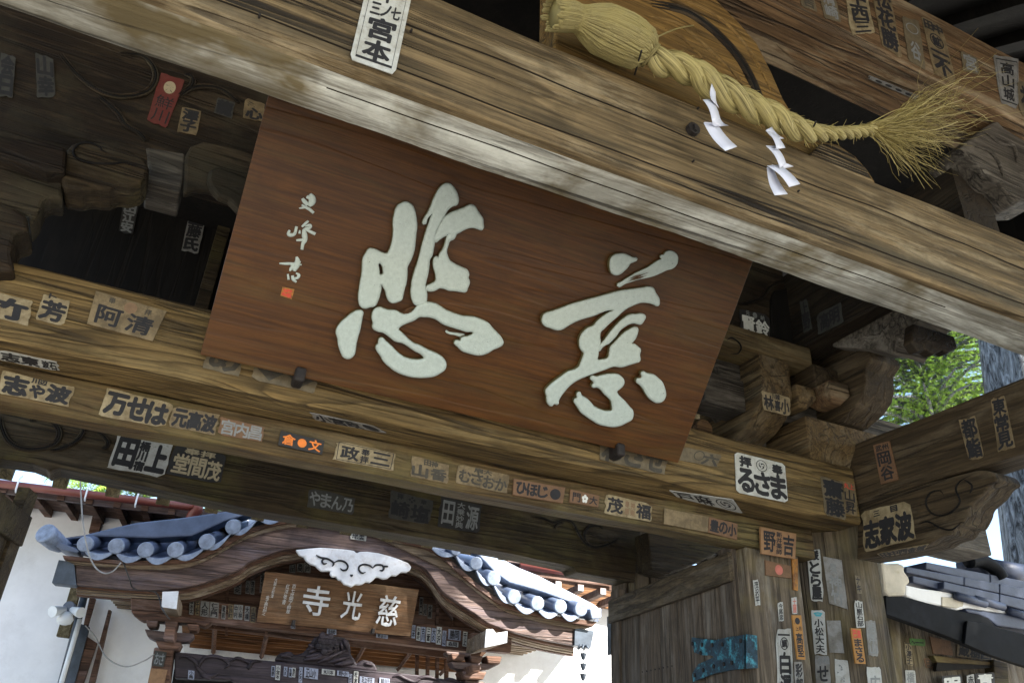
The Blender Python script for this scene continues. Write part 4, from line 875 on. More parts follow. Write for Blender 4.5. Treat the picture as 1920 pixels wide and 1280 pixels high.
# lower lintel
slip('cream slip with fat black characters at the far left of the lower lintel', [(6, 695), (141, 727), (128, 762), (-2, 738)], LL, 'cream', [('志', .03, .08, .38, .95), ('川辺', .40, .02, .62, .25), ('や', .40, .28, .62, .92), ('波', .64, .08, .98, .95)], bold=.06)
slip('wide cream slip with three very fat black characters on the lower lintel', [(201, 727), (324, 757), (310, 803), (186, 778)], LL, 'cream', [('万', .03, .1, .36, .9), ('せ', .35, .06, .67, .94), ('は', .66, .1, .98, .96)], bold=.06)
slip('tan slip with three fat characters, right next to the widest cream slip', [(326, 761), (412, 778), (402, 816), (317, 800)], LL, 'tan', [('元高波', .03, .08, .98, .94)], bold=.055)
slip('faded orange slip with grey characters that can hardly be read on the lower lintel', [(414, 782), (496, 801), (490, 829), (407, 814)], LL, 'wood', [('宮内昌', .04, .05, .98, .95)], 's', bold=.03)
slip('black plaque with orange characters and an orange disc', [(526, 808), (608, 827), (603, 853), (521, 835)], LL, 'black', [('倉', .06, .12, .36, .88), ('@disc', .4, .2, .62, .85), ('文', .66, .1, .95, .9)], 'o', th=.008)
slip('cream slip with a thin black frame and three strokes at its right', [(632, 826), (742, 850), (735, 882), (626, 862)], LL, 'cream', [('@frame', .03, .05, .97, .95), ('政', .08, .15, .4, .88), ('奉拝', .42, .12, .57, .9, 'v'), ('三', .6, .15, .94, .85)], bold=.035)
slip('worn tan slip with two characters under a tiny line of text, mid lower lintel', [(773, 854), (842, 872), (838, 906), (769, 893)], LL, 'tan', [('田神', .32, .02, .7, .32), ('山', .02, .34, .46, .95), ('香', .52, .34, .96, .96)], 'f', bold=.045)
slip('worn tan slip with four running letters, mid lower lintel', [(860, 869), (955, 891), (950, 925), (854, 905)], LL, 'tan', [('扇大', .3, 0, .66, .26), ('むさ', .03, .25, .5, .9), ('おか', .5, .28, .98, .96)], 'f', bold=.04)
slip('brown plaque with three rounded letters and a round crest at its right', [(962, 898), (1058, 915), (1053, 944), (960, 928)], LL, 'wood', [('ひほじ', .05, .12, .68, .9), ('@disc', .71, .15, .94, .9)], bold=.05, th=.010)
slip('small brown plaque with a white flower between two characters', [(1068, 918), (1122, 930), (1120, 951), (1066, 942)], LL, 'wood', [('門', .08, .15, .36, .9), ('@flower', .38, .1, .64, .95, 'h', 'w'), ('大', .66, .15, .95, .9)], th=.010)
slip('pale cream slip with two fat characters and small text between them', [(1136, 926), (1222, 945), (1221, 978), (1133, 962)], LL, 'cream', [('茂', .03, .08, .38, .92), ('奉拝', .41, .12, .51, .9, 'v', 'b'), ('神崇', .53, .14, .63, .9, 'v', 'b'), ('福', .65, .1, .98, .94)], bold=.035)
slip('blank brown wooden plaque on the lower lintel', [(1244, 953), (1327, 969), (1325, 998), (1243, 982)], LL, 'tan', [], th=.008)
slip('orange brown plaque with three black characters next to a blank plaque', [(1328, 969), (1381, 982), (1380, 1012), (1326, 998)], LL, 'wood', [('豊の小', .04, .1, .97, .88)], bold=.045, th=.008)
slip('bright orange wooden plaque with two big characters at the top of the door jamb', [(1423, 988), (1490, 1001), (1488, 1048), (1425, 1038)], PY(3.256), 'brightwood', [('野', .06, .1, .42, .9), ('新井薬師', .43, .06, .6, .94, 'v'), ('吉', .62, .1, .95, .94)], bold=.03, th=.012)
# rear beam
slip('large bluish white slip with huge black characters on the dark rear beam', [(222, 811), (327, 832), (306, 896), (200, 875)], RB, 'white', [('田', .06, .08, .42, .93), ('桶川宿', .43, .1, .61, .95, 'v'), ('上', .62, .12, .97, .9)], bold=.06)
slip('large black slip next to the bluish white slip on the rear beam', [(328, 833), (426, 853), (412, 907), (312, 888)], RB, 'black', [('奉拝', .2, .02, .8, .24, 'h', 'c'), ('堂', .05, .25, .36, .92), ('間', .36, .27, .67, .94), ('茂', .67, .28, .97, .95)], 'c', bold=.03)
slip('half vanished slip with grey letters on the dark rear beam', [(580, 914), (666, 934), (661, 965), (576, 950)], RB, 'dim', [('やまん乃', .02, .1, .98, .9)], 's', bold=.03)
slip('see-through slip with two large dark characters in the middle of the rear beam', [(733, 919), (813, 939), (805, 984), (728, 970)], RB, 'dim', [('拝', .15, .03, .3, .25), ('@diamond', .4, .02, .6, .32), ('奉', .7, .05, .85, .25), ('崎', .04, .3, .48, .95), ('塩', .5, .3, .97, .97)], 'k', bold=.04)
slip('black slip with grey characters in the middle of the rear beam', [(827, 930), (904, 947), (898, 999), (820, 987)], RB, 'black', [('田', .06, .08, .36, .9), ('大乗妙典', .4, .06, .6, .95, 'v'), ('源', .64, .08, .95, .95)], 's', bold=.025)
# upper purlin
slip('slip hanging over the lower edge of the reddish purlin', [(1580, -30), (1622, -14), (1640, 62), (1597, 66)], PU, 'cream', [('中西', .1, .05, .9, .75, 'v'), ('三', .15, .75, .85, .98)], bold=.04)
slip('tall slip with three fat black characters on the reddish purlin', [(1630, -30), (1668, -12), (1690, 108), (1654, 88)], PU, 'tan', [('松花勝', .05, .02, .95, .98, 'v')], bold=.04)
slip('tall slip with a round crest between bold strokes on the reddish purlin', [(1726, 31), (1765, 50), (1794, 160), (1752, 140)], PU, 'tan', [('田中', .05, .03, .95, .2), ('@ring', .15, .22, .85, .5), ('鉱', .28, .27, .72, .46), ('一', .08, .5, .92, .62), ('不', .08, .64, .92, .97)], bold=.045)
slip('faint slip at the top edge of the picture, first on the reddish purlin', [(1494, -30), (1522, -18), (1532, 24), (1503, 12)], PU, 'faint', [('永吉', .1, .02, .9, .95, 'v')], 'f')
slip('faint slip with grey writing, second on the reddish purlin', [(1532, -20), (1564, -10), (1578, 44), (1546, 34)], PU, 'faint', [('清崎', .1, .02, .9, .95, 'v')], 's')
slip('blank worn slip between two dark slips on the reddish purlin', [(1690, 30), (1722, 42), (1736, 132), (1704, 116)], PU, 'faint', [('@ring', .1, .1, .9, .35), ('谷', .2, .5, .8, .9)], 's')
slip('peeling grey slip with a framed border at the right end of the purlin', [(1862, 104), (1909, 112), (1908, 206), (1876, 194)], PU, 'grey', [('@frame', .06, .06, .94, .94), ('高山城', .2, .12, .8, .9, 'v')])
slip('torn scraps of bluish paper on the reddish purlin above the frayed rope tail', [(1800, 96), (1830, 108), (1838, 142), (1806, 132)], PU, 'faint', [('宮', .1, .05, .9, .95)], 's')
slip('slim framed strip of paper on the underside of the purlin', [(1630, 141), (1724, 180), (1718, 187), (1627, 147)], PZ(3.11 + RZ - .001), 'grey', [('@frame', .01, .05, .99, .95), ('・・・・', .1, .1, .9, .9)])
slip('dark framed slip at the right border on the reddish purlin', [(1905, 150), (1940, 165), (1950, 240), (1912, 215)], PU, 'faint', [('神', .1, .1, .9, .9)], 'k')
# side beam and arm
slip('slip with two tall black characters on the side beam', [(1798, 788), (1829, 779), (1847, 857), (1817, 863)], SB, 'tan', [('都鮨', .05, .02, .97, .98, 'v')], bold=.04)
slip('slip with black characters nearest the right border on the side beam', [(1858, 748), (1884, 742), (1904, 836), (1872, 848)], SB, 'tan', [('東常見', .05, .02, .97, .98, 'v')], bold=.04)
slip('narrow brown plaque with two characters on the dark side beam', [(1639, 835), (1669, 827), (1686, 899), (1654, 908)], SB, 'wood', [('武州', .1, .03, .9, .2), ('岡谷', .1, .22, .9, .95, 'v')], bold=.03, th=.008)
slip('large slip with three fat black characters on the arm under the side beam', [(1616, 960), (1707, 936), (1719, 1011), (1622, 1034)], AR, 'cream', [('三', .25, .06, .38, .2), ('目', .6, .04, .74, .2), ('志家波', .02, .26, .98, .96)], bold=.055)
slip('black lettered strip under the carved arm', [(1645, 1036), (1741, 1018), (1733, 1029), (1655, 1044)], PZ(1.09 + RZ - .012), 'tan', [('田中西金城', .02, .02, .98, .98)], bold=.05)
# left, upper beam
slip('red slip with a pale round mark and black characters on the upper beam', [(302, 137), (346, 152), (312, 239), (275, 227)], UB, 'red', [('@disc', .25, .1, .8, .38, 'h', 'c'), ('大', .35, .14, .7, .34), ('鮮川', .1, .42, .95, .97, 'v')], bold=.02)
slip('cream slip with two black characters below the red slip', [(342, 201), (378, 210), (368, 254), (332, 247)], UB, 'tan', [('澤子', .08, .04, .92, .96, 'v')], bold=.05)
slip('faded slip with one dark character left of the sign board top', [(408, 184), (441, 194), (434, 223), (401, 212)], UB, 'dim', [('龍', .05, .05, .95, .95)], bold=.06)
slip('slip with an inkblot seal touching the left edge of the sign board', [(460, 184), (497, 196), (492, 229), (455, 222)], UB, 'tan', [('@scribble', .1, .1, .6, .5), ('心', .1, .4, .98, .98)], bold=.05)
slip('sooty slip hardly seen in the dark corner at the far left', [(66, 100), (100, 112), (104, 182), (70, 184)], UB, 'dim', [('山幸', .05, .02, .95, .98, 'v')], bold=.05)  # dim paper colour carries the shade of the corner
slip('sooty square slip in the dark corner at the left border', [(2, 100), (30, 108), (24, 185), (-6, 180)], UB, 'dim', [('会日', .05, .02, .95, .98, 'v')], bold=.05)  # darkened likewise, corner shade put into the paper colour
slip('white lettered slip hanging in the dark opening, left one', [(234, 366), (263, 372), (249, 440), (222, 434)], PY(4.855), 'black', [('四家', .2, .0, .95, .18), ('田江安', .1, .2, .9, .98, 'v')], 's', bold=.05)
slip('grey slip with black characters in the dark opening beside the sign board', [(356, 394), (388, 401), (371, 476), (340, 469)], PY(4.855), 'grey', [('二藤氏', .06, .03, .94, .97, 'v')], bold=.055)
# right bracket set
slip('black slip with two white characters to the right of the sign board', [(1386, 578), (1442, 592), (1445, 634), (1388, 620)], UB, 'black', [('元', .2, .03, .32, .25, 'h', 's'), ('@disc', .42, .02, .58, .3, 'h', 's'), ('納', .68, .08, .82, .3, 'h', 's'), ('賢', .04, .26, .5, .97), ('鈴', .5, .3, .97, .98)], 'w', bold=.035)
slip('cream slip with three characters wrapped on the nose of the bracket arm', [(1427, 733), (1481, 745), (1481, 781), (1431, 768)], PY(3.0285), 'cream', [('川越', .35, .0, .62, .3), ('林', .03, .15, .4, .95), ('喜', .42, .32, .64, .9), ('小', .64, .15, .97, .98)], bold=.04)
slip('dark framed slip on the face of the upper side beam', [(1532, 589), (1577, 567), (1582, 604), (1536, 628)], PX(3.0985), 'dim', [('高明', .1, .1, .9, .9)], bold=.04)
slip('narrow dark slip at the inner corner of the upper beams', [(1500, 566), (1514, 560), (1524, 616), (1508, 624)], PX(3.0985), 'dim', [('上野', .05, .05, .95, .95, 'v')], bold=.04)
# jamb and post
J = PY(3.2985); n2 = Vector((.18, -.2, 0)); CH = (Vector((3.25, 3.40, 0)) + Vector((-.0015, -.0015, 0)), Vector((-.2, -.18, 0)).normalized()); P3 = PY(3.1985)
slip('small brown plaque with a faded pink disc under the bright orange plaque', [(1433, 1050), (1481, 1061), (1482, 1084), (1434, 1078)], J, 'wood', [('@disc', .35, .1, .68, .9, 'h', 'p')], th=.008)
slip('narrow gold coloured plaque at the edge of the door jamb', [(1483, 1046), (1493.5, 1048), (1494, 1107), (1486, 1105)], J, 'gold', [('@scribble', .1, .05, .9, .95, 'h', 'b')], th=.008)
slip('tiny white strip near the left edge of the door jamb', [(1411, 1088), (1421, 1086), (1425, 1133), (1416, 1135)], J, 'white', [('茂沢平', .1, .05, .9, .95, 'v')])
slip('tiny white strip with a red tail in the middle of the door jamb', [(1457, 1130), (1467, 1128), (1469, 1163), (1460, 1164)], J, 'white', [('今尾忠', .1, .05, .9, .95, 'v')])
slip('tiny pinkish strip above the tall orange plaque on the door jamb', [(1483, 1120), (1493, 1119), (1494, 1150), (1485, 1150)], J, 'white', [('土屋', .1, .05, .9, .95, 'v', 'p')])
slip('tall orange plaque with two black characters under a round crest', [(1483, 1153), (1500, 1153), (1508, 1236), (1493, 1235)], PY(3.19), 'orange', [('@disc', .2, .05, .8, .22, 'h', 'k'), ('上月', .2, .26, .85, .36), ('高堅', .1, .4, .9, .95, 'v')], bold=.03, th=.008)
slip('tall white slip with a ringed crest at the bottom of the door jamb', [(1454, 1177), (1482, 1178), (1489, 1310), (1458, 1310)], J, 'white', [('@frame', .1, .08, .9, .99), ('@ring', .22, .12, .8, .32), ('鯛', .34, .16, .68, .28), ('白澤', .16, .34, .86, .98, 'v')], bold=.045)
slip('purple inked slip at the bottom picture border beside the door jamb', [(1488, 1240), (1504, 1240), (1508, 1300), (1491, 1300)], PY(3.26), 'grey', [('彩郎', .1, .05, .9, .95, 'v')], bold=.04)
slip('tall white slip with thick black running letters on the angled face of the post', [(1512, 1029), (1537, 1029), (1545, 1126), (1521, 1126)], CH, 'white', [('巌', .1, .02, .9, .22), ('とら屋', .1, .24, .9, .98, 'v')], bold=.055)
slip('weathered grey plaque with blurred characters on the angled face of the post', [(1543, 1043), (1578, 1050), (1590, 1142), (1555, 1131)], CH, 'grey', [('奥', .3, .1, .7, .32, 'h', 's'), ('神竹', .15, .36, .85, .97, 'v', 's')], bold=.03, th=.01)
slip('white slip with a teal fan crest and four black characters on the post', [(1521, 1143), (1546, 1144), (1551, 1226), (1527, 1225)], CH, 'white', [('@fan', .12, .02, .88, .18, 'h', 't'), ('小松大夫', .15, .2, .85, .98, 'v')], bold=.03)
slip('blank grey wooden plaque on the angled face of the post', [(1550, 1163), (1576, 1163), (1583, 1224), (1556, 1223)], CH, 'grey', [], th=.008)
slip('bluish slip with one large letter low on the post', [(1528, 1228), (1555, 1230), (1558, 1280), (1530, 1280)], CH, 'grey', [('小松', .15, .02, .95, .3, 'h', 's'), ('せ', .1, .35, .9, .95)], bold=.03)
slip('pale slip with faint blue lines low on the post', [(1565, 1235), (1590, 1238), (1597, 1300), (1568, 1300)], CH, 'white', [('@scribble', .1, .1, .9, .9, 'h', 's')])
slip('bright orange plaque with red and black letters on the front face of the post', [(1593, 1177), (1612, 1178), (1621, 1244), (1602, 1243)], P3, 'orange', [('巴連', .12, .04, .9, .28, 'h', 'r'), ('まさる', .12, .3, .88, .97, 'v')], bold=.045, th=.008)
slip('white slip with five small characters above the bright orange plaque', [(1601, 1125), (1616, 1127), (1621, 1176), (1605, 1176)], P3, 'white', [('山巌石部', .12, .04, .88, .96, 'v')])
slip('nearly erased slip with grey characters right of the bright orange plaque', [(1622, 1163), (1640, 1163), (1647, 1230), (1628, 1228)], P3, 'grey', [('相洋山', .12, .04, .88, .96, 'v')], 's')
slip('small dark ink mark on the front face of the post', [(1602, 1078), (1611, 1080), (1616, 1112), (1606, 1112)], P3, 'faint', [('ナキ', .05, .05, .95, .95, 'v')])
slip('pale square slip at the bottom picture border, on the front face of the post', [(1624, 1250), (1650, 1250), (1655, 1300), (1628, 1300)], P3, 'white', [('広', .1, .3, .9, .95)], 's')

# ================================================================ roofed wall at the right
RWY = 4.15
rw = thing('roofed_wall', 'low side wall with bluish tiled roof, cracked plaster and a black fascia', 'wall', at(1780, 1150, PY(RWY)) * Vector((1, 1, 0)) if False else Vector((5.2, 4.3, 0)))
Z5 = dict(o=(1640, 1030), s=5.12)
def rwp(name, pts, y, dep, mat, bev=.006, kind=None):
    mb = MB(); mb.prism(pxs(pts, PY(y), **Z5), (0, dep, 0)); return mb.build(name, MT[mat], rw, bevel=bev)
rwp('fascia', [(105, 440), (230, 432), (400, 480), (600, 535), (830, 590), (890, 600), (1000, 620), (1090, 650), (1170, 740), (1600, 850), (1600, 1160), (1434, 1110), (1100, 1000), (870, 900), (700, 830), (400, 720), (200, 650), (110, 620)], RWY, .06, 'blackboard')
rwp('fascia_cover', [(890, 680), (1040, 705), (1160, 740), (1600, 850), (1600, 1165), (1434, 1115), (1100, 1005), (865, 900)], RWY - .03, .025, 'blackboard', .004)
rwp('plaster_end', [(60, 110), (140, 130), (235, 125), (295, 150), (290, 205), (330, 260), (348, 320), (310, 340), (300, 440), (240, 440), (140, 445), (95, 400)], RWY - .02, .2, 'plaster2', .02)
rwp('plaster_band', [(300, 335), (450, 370), (640, 395), (850, 430), (1225, 510), (1600, 580), (1600, 720), (1434, 640), (900, 560), (800, 580), (640, 540), (430, 500), (300, 445)], RWY + .03, .12, 'plaster', .012)
rwp('broken_plaster', [(650, 450), (860, 470), (850, 540), (790, 560), (650, 540)], RWY + .02, .02, 'plaster2', .004)
# stacked ridge tiles in courses, each tile its own piece
for row, (ya, yb, sa, dep, offs) in enumerate([((305, 160), (1600, 400), 60, .10, [300, 860, 1200, 1620]), ((365, 248), (1600, 512), 62, .05, [365, 655, 850, 1190, 1365, 1620]), ((650, 300), (1600, 512), 60, .0, [660, 1200, 1620]), ((490, 115), (1600, 330), 62, .16, [490, 1110, 1620])]):
    def yy(x): return ya[1] + (yb[1] - ya[1]) * (x - ya[0]) / (yb[0] - ya[0])
    for a, b in zip(offs, offs[1:]):
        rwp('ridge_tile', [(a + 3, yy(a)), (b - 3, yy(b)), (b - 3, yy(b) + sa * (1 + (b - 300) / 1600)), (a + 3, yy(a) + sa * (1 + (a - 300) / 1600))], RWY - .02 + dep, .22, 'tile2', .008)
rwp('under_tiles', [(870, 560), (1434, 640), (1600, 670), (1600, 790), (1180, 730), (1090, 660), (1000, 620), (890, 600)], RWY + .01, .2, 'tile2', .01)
for a in (780, 960, 1290):
    p0 = at(1640 + a / 5.12, 1030 + (.175 * a + 305) / 5.12 if a < 1000 else 1030 + 590 / 5.12, PY(RWY - .01)); mb = MB()
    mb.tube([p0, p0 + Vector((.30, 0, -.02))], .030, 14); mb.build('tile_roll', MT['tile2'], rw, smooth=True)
p0 = at(1830, 1055, PY(RWY + .1)); p1 = at(1850, 1100, PY(RWY - .1))
mb = MB(); q = [at(1640 + x / 5.12, 1030 + y / 5.12, PY(RWY + .15)) for x, y in [(900, 110), (1000, 100), (1100, 140), (1170, 200), (1215, 270)]]
mb.tube(smooth_path(q), .055, 12); mb.build('ridge_roll', MT['blackboard'], rw, smooth=True)
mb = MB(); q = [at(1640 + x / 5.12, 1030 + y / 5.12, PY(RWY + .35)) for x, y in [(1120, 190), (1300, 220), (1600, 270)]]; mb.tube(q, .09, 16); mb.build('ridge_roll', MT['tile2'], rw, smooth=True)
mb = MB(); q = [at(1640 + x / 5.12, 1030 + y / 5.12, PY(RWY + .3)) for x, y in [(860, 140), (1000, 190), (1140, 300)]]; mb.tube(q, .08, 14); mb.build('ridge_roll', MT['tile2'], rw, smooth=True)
rwp('wall_panel', [(60, 600), (1700, 1100), (1700, 2600), (120, 2600)], RWY + .30, .08, 'bz', .004)
rwp('panel_post', [(140, 640), (240, 680), (290, 1500), (215, 1500)], RWY + .22, .1, 'bz', .008)
rwp('panel_rail', [(560, 1010), (1140, 1075), (1150, 1120), (600, 1080)], RWY + .25, .06, 'bx', .006)
rwp('panel_opening', [(600, 1080), (1150, 1110), (1150, 1130), (600, 1165), (590, 1150)], RWY + .24, .03, 'dark', .002)
rwp('panel_post', [(1140, 1050), (1280, 1090), (1310, 1500), (1170, 1500)], RWY + .22, .1, 'bx2', .008)
WP = PY(RWY + .2985)
def zz(l): return [(1640 + x / 5.12, 1030 + y / 5.12) for x, y in l]
slip('framed slip with three characters on the panel below the roofed wall', zz([(280, 888), (350, 895), (366, 1112), (298, 1100)]), WP, 'cream', [('@frame', .05, .02, .95, .98), ('小澤子', .1, .05, .9, .95, 'v')])
slip('small bright green slip below the roofed wall', zz([(330, 850), (480, 858), (480, 925), (335, 915)]), WP, 'green', [('〜一一', .1, .3, .9, .8)])
slip('brown board patch below the black fascia', zz([(520, 830), (720, 880), (745, 1015), (555, 998)]), WP, 'wood', [], th=.008)
slip('torn tan slip with big black characters just under the black fascia', zz([(790, 890), (1140, 990), (1130, 1070), (780, 1020)]), WP, 'tan', [('蔵樹四', .05, .05, .95, .95)], bold=.04)
slip('grey framed slip with white characters at the bottom right border', zz([(640, 1212), (830, 1195), (850, 1400), (655, 1400)]), PY(RWY + .22), 'black', [('明', .1, .1, .9, .95)], 'w', bold=.05)
slip('dark slip with broad white strokes at the bottom right', zz([(960, 1185), (1145, 1175), (1165, 1400), (985, 1400)]), PY(RWY + .22), 'black', [('青木', .1, .05, .9, .95, 'v')], 'w', bold=.05)
slip('white slip with black writing between the two dark slips at the bottom', zz([(880, 1205), (950, 1190), (965, 1400), (890, 1400)]), PY(RWY + .22), 'white', [('赤尾', .1, .05, .9, .95, 'v')], bold=.03)
slip('white slip cut by the lower picture border right of the post', zz([(290, 1155), (385, 1160), (400, 1400), (300, 1400)]), PY(RWY + .21), 'white', [('橋沙', .1, .05, .9, .95, 'v')], 's', bold=.03)
slip('small brown slip between the panel posts', zz([(470, 1040), (570, 1048), (590, 1140), (490, 1130)]), WP, 'wood', [('日岡', .1, .1, .9, .9)], 'f')

# ================================================================ hall behind: porch with curved gable
A1, A2, A3 = dict(o=(0, 853), s=2.998), dict(o=(300, 930), s=3.656), dict(o=(720, 930), s=3.656)
def pt(l, d, a=None): return [at(x, y, PT(d)) for x, y in l] if a is None else pxs(l, PT(d), **a)
porch = thing('temple_porch', 'temple porch with a curved gable, blue grey tiles and pale underboards', 'porch', T0, TH)
def pp(name, pts, d, dep, mat, bev=.006, parent=None, smooth=False):
    mb = MB(); mb.prism(pt(pts, d), TY * dep); return mb.build(name, MT[mat], parent or porch, bevel=bev, smooth=smooth)
def strip(name, topl, botl, d, dep, mat, bev=.008, n=4):
    return pp(name, sp2(topl, n) + sp2(botl, n)[::-1], d, dep, mat, bev)
btop = [(140, 1053), (233, 1063), (300, 1066), (353, 1060), (400, 1042), (464, 1006.6), (519, 989), (573.5, 983), (628, 987), (669, 994), (720, 1012), (775, 1037), (829, 1063), (868, 1086), (911, 1119), (952, 1144), (1021, 1165), (1078, 1177)]
bbot = [(143, 1096), (233, 1103), (300, 1106), (355, 1099.6), (409, 1083), (450, 1066), (470, 1052), (519, 1034), (554, 1027), (610, 1026), (666, 1034), (720, 1043), (770, 1052), (799, 1067), (829, 1107), (860, 1130), (890, 1149), (917, 1168), (966, 1185), (1021, 1199), (1076, 1209)]
strip('bargeboard', btop, bbot, 0, .12, 'tdk', .01)
for k, (o1, d, m) in enumerate(((9, .10, 'tx'), (15, .16, 'tlt'), (21, .24, 'tlt'), (27, .34, 'tx'))):
    low = [(x, y + o1 * (1 if 330 < x < 560 or 760 < x < 900 else .75)) for x, y in bbot]
    strip('gable_moulding', bbot, low, d, .10, m, .006, 3)
etop = [(117, 1040), (233, 1050), (347, 1046.5), (400, 1024), (467, 990), (546, 972), (620, 972), (690, 984), (756, 1009), (818, 1026), (873, 1074), (911, 1104), (952, 1131), (1021, 1149), (1119, 1165)]
emid = [(120, 1048), (233, 1057), (349, 1054), (405, 1033), (470, 998), (546, 979), (620, 979), (690, 991), (756, 1016), (815, 1035), (868, 1081), (908, 1112), (950, 1138), (1021, 1157), (1112, 1174)]
strip('eave_board', etop, emid, -.10, .3, 'tx', .005, 3)
strip('eave_board', emid, [(x + (0 if x < 800 else -2), y + 5) for x, y in btop if True][0:1] + [(233, 1064), (300, 1067), (353, 1062), (400, 1043), (464, 1008), (546, 987), (620, 988), (690, 1001), (756, 1029), (829, 1065), (868, 1088), (911, 1121), (952, 1146), (1021, 1167), (1080, 1178)], -.04, .3, 'tlt', .005, 3)
pp('copper_end_cap', [(110, 1049), (139, 1053), (143, 1097), (97, 1092)], -.03, .2, 'copper', .004)
pp('copper_end_cap', [(1078, 1176), (1114, 1182), (1108, 1214), (1077, 1209)], -.03, .2, 'copper', .004)
# curved tile roof rising to the rear
base = sp2([(92, 1012), (160, 1034), (218, 1042), (273, 1048), (329, 1044), (388, 1028), (437, 1000), (480, 980), (540, 964), (620, 962), (700, 976), (756, 1000), (815, 1018), (855, 1042), (892, 1068), (925, 1096), (963, 1126), (1007, 1140), (1050, 1146), (1088, 1151), (1122, 1158)], 4)
bw = pt(base, .05); RV = TY * 1 + UP * .27
mb = MB(); mb.loft([[p - UP * .05, p - UP * .0, p + RV * 2.6, p + RV * 2.6 - UP * .05] for p in bw]); mb.build('roof_bed', MT['tile'], porch)
caps = [(160, 1020, 16), (218, 1024, 16), (273, 1031, 16), (329, 1031, 16), (388, 1016, 16), (437, 988, 15), (486, 963, 14), (545, 951, 13), (610, 950, 12), (675, 958, 12), (738, 978, 11), (800, 1003, 10), (855, 1031, 10.5), (892, 1056, 12), (925, 1084, 13), (963, 1119, 12.5), (1007, 1131, 12.5), (1050, 1137, 12), (1088, 1142, 12)]
cw = []
for x, y, r in caps:
    c = at(x, y, PT(-.16)); e = at(x + r, y, PT(-.16)); R = (e - c).length * .98; cw.append((c, R))
    mb = MB(); mb.tube([c + (RV - TY * 0) * .03, c + RV * .6], R, 18); rl = mb.build('tile_roll', MT['tile'], porch, smooth=True); rl.modifiers.new('es', 'EDGE_SPLIT').split_angle = .7
    mb = MB(); mb.tube([c - TY * .03 + UP * -.0, c + RV * .04], R * 1.0, 24); mb.build('tile_cap', MT['cap'], rl, bevel=.012)
    mb = MB(); mb.tube([c + RV * .6, c + RV * 2.6], R, 10, cap=False); mb.build('tile_roll', MT['tile'], porch, smooth=True)
for (c0, R0), (c1, R1) in zip(cw, cw[1:]):
    a, b = c0 - UP * .02, c1 - UP * .02; n = 9; up_, dn = [], []
    for i in range(n + 1):
        t = i / n; p = a.lerp(b, t); s_ = math.sin(math.pi * t); up_.append(p - UP * (.03 + .045 * s_)); dn.append(p - UP * (.05 + .10 * s_))
    mb = MB(); mb.prism(up_ + dn[::-1], RV * .12); mb.build('pan_tile', MT['cap'], porch, bevel=.006)
    mb = MB(); mb.loft([[p, p - UP * .02] + [p - UP * .02 + RV * 2.6, p + RV * 2.6] for p in [q + UP * .02 + TY * .06 for q in up_]]); mb.build('pan_tile', MT['tile'], porch)
mb = MB(); c = at(84, 998, PT(-.2)); e = at(104, 1015, PT(.0)); mb.tube([c, e, at(118, 1024, PT(.1))], [.115, .105, .08], 20); mb.build('corner_tile', MT['cap'], porch, bevel=.02)
pp('corner_tile', [(98, 1002), (112, 1016), (140, 1026), (150, 1032), (145, 1036), (115, 1030), (100, 1020)], -.1, .3, 'tile', .01)
pp('verge_slab', [(125, 1010), (206, 990), (256, 979), (340, 970), (425, 958), (480, 940), (480, 960), (425, 975), (360, 1004), (286, 1008), (186, 1005)], .12, .3, 'tile', .02)
pp('verge_slab', [(889, 1028), (911, 1031), (974, 1064), (1007, 1077), (1114, 1132), (1124, 1140), (1116, 1149), (1067, 1127), (1015, 1108), (955, 1091), (928, 1072), (898, 1040)], .10, .3, 'cap', .015)
pp('corner_tile', [(1105, 1140), (1128, 1139), (1128, 1158), (1110, 1160)], -.16, .25, 'cap', .015)
# white pendant with scrolls
pend = [(930,366),(1010,357),(1100,350),(1200,356),(1290,365),(1330,372),(1347,388),(1372,378),(1420,378),(1500,388),(1580,410),(1640,430),(1700,455),(1725,482),(1712,510),(1690,520),(1650,520),(1620,545),(1590,540),(1560,562),(1530,566),(1500,555),(1480,552),(1465,570),(1440,590),(1410,586),(1390,600),(1365,606),(1340,603),(1312,620),(1285,608),(1262,602),(1240,575),(1222,572),(1205,548),(1180,552),(1165,535),(1168,512),(1130,512),(1105,512),(1080,492),(1065,475),(1030,465),(1000,440),(985,415),(955,405)]
mb = MB(); mb.prism(pxs(pend, PT(-.07), **A2), TY * .06); mb.build('gable_pendant', MT['gpaint'], porch, bevel=.012)
def tscroll(pts, d, mat, r, a):
    mb = MB(); P = smooth_path(pxs(pts, PT(d), **a), 6); L = len(P)
    mb.tube(P, [max(.002, r * min(1, .3 + min(i, L - 1 - i) / (L * .25))) for i in range(L)], 6); return mb.build('scroll_line', MT[mat] if isinstance(mat, str) else mat, porch, smooth=True)
for pts in ([(1070, 400), (1100, 418), (1150, 428), (1190, 455), (1180, 480)], [(1145, 458), (1120, 460), (1112, 440), (1130, 425), (1165, 432)], [(1190, 455), (1225, 440), (1265, 448), (1287, 475), (1280, 500), (1255, 506), (1235, 492)],
            [(1410, 518), (1385, 525), (1365, 505), (1368, 478), (1400, 465), (1440, 475), (1460, 492)], [(1460, 490), (1480, 470), (1520, 470), (1535, 490), (1525, 508), (1505, 505)], [(1530, 478), (1565, 480)]):
    tscroll(pts, -.075, INK['k'], .012, A2)
mb = MB(); mb.prism(pxs([(1313, 552), (1303, 545), (1303, 535), (1313, 535), (1322, 535), (1323, 545)], PT(-.072), **A2), TY * -.006); mb.build('heart_hole', INK['k'], porch)
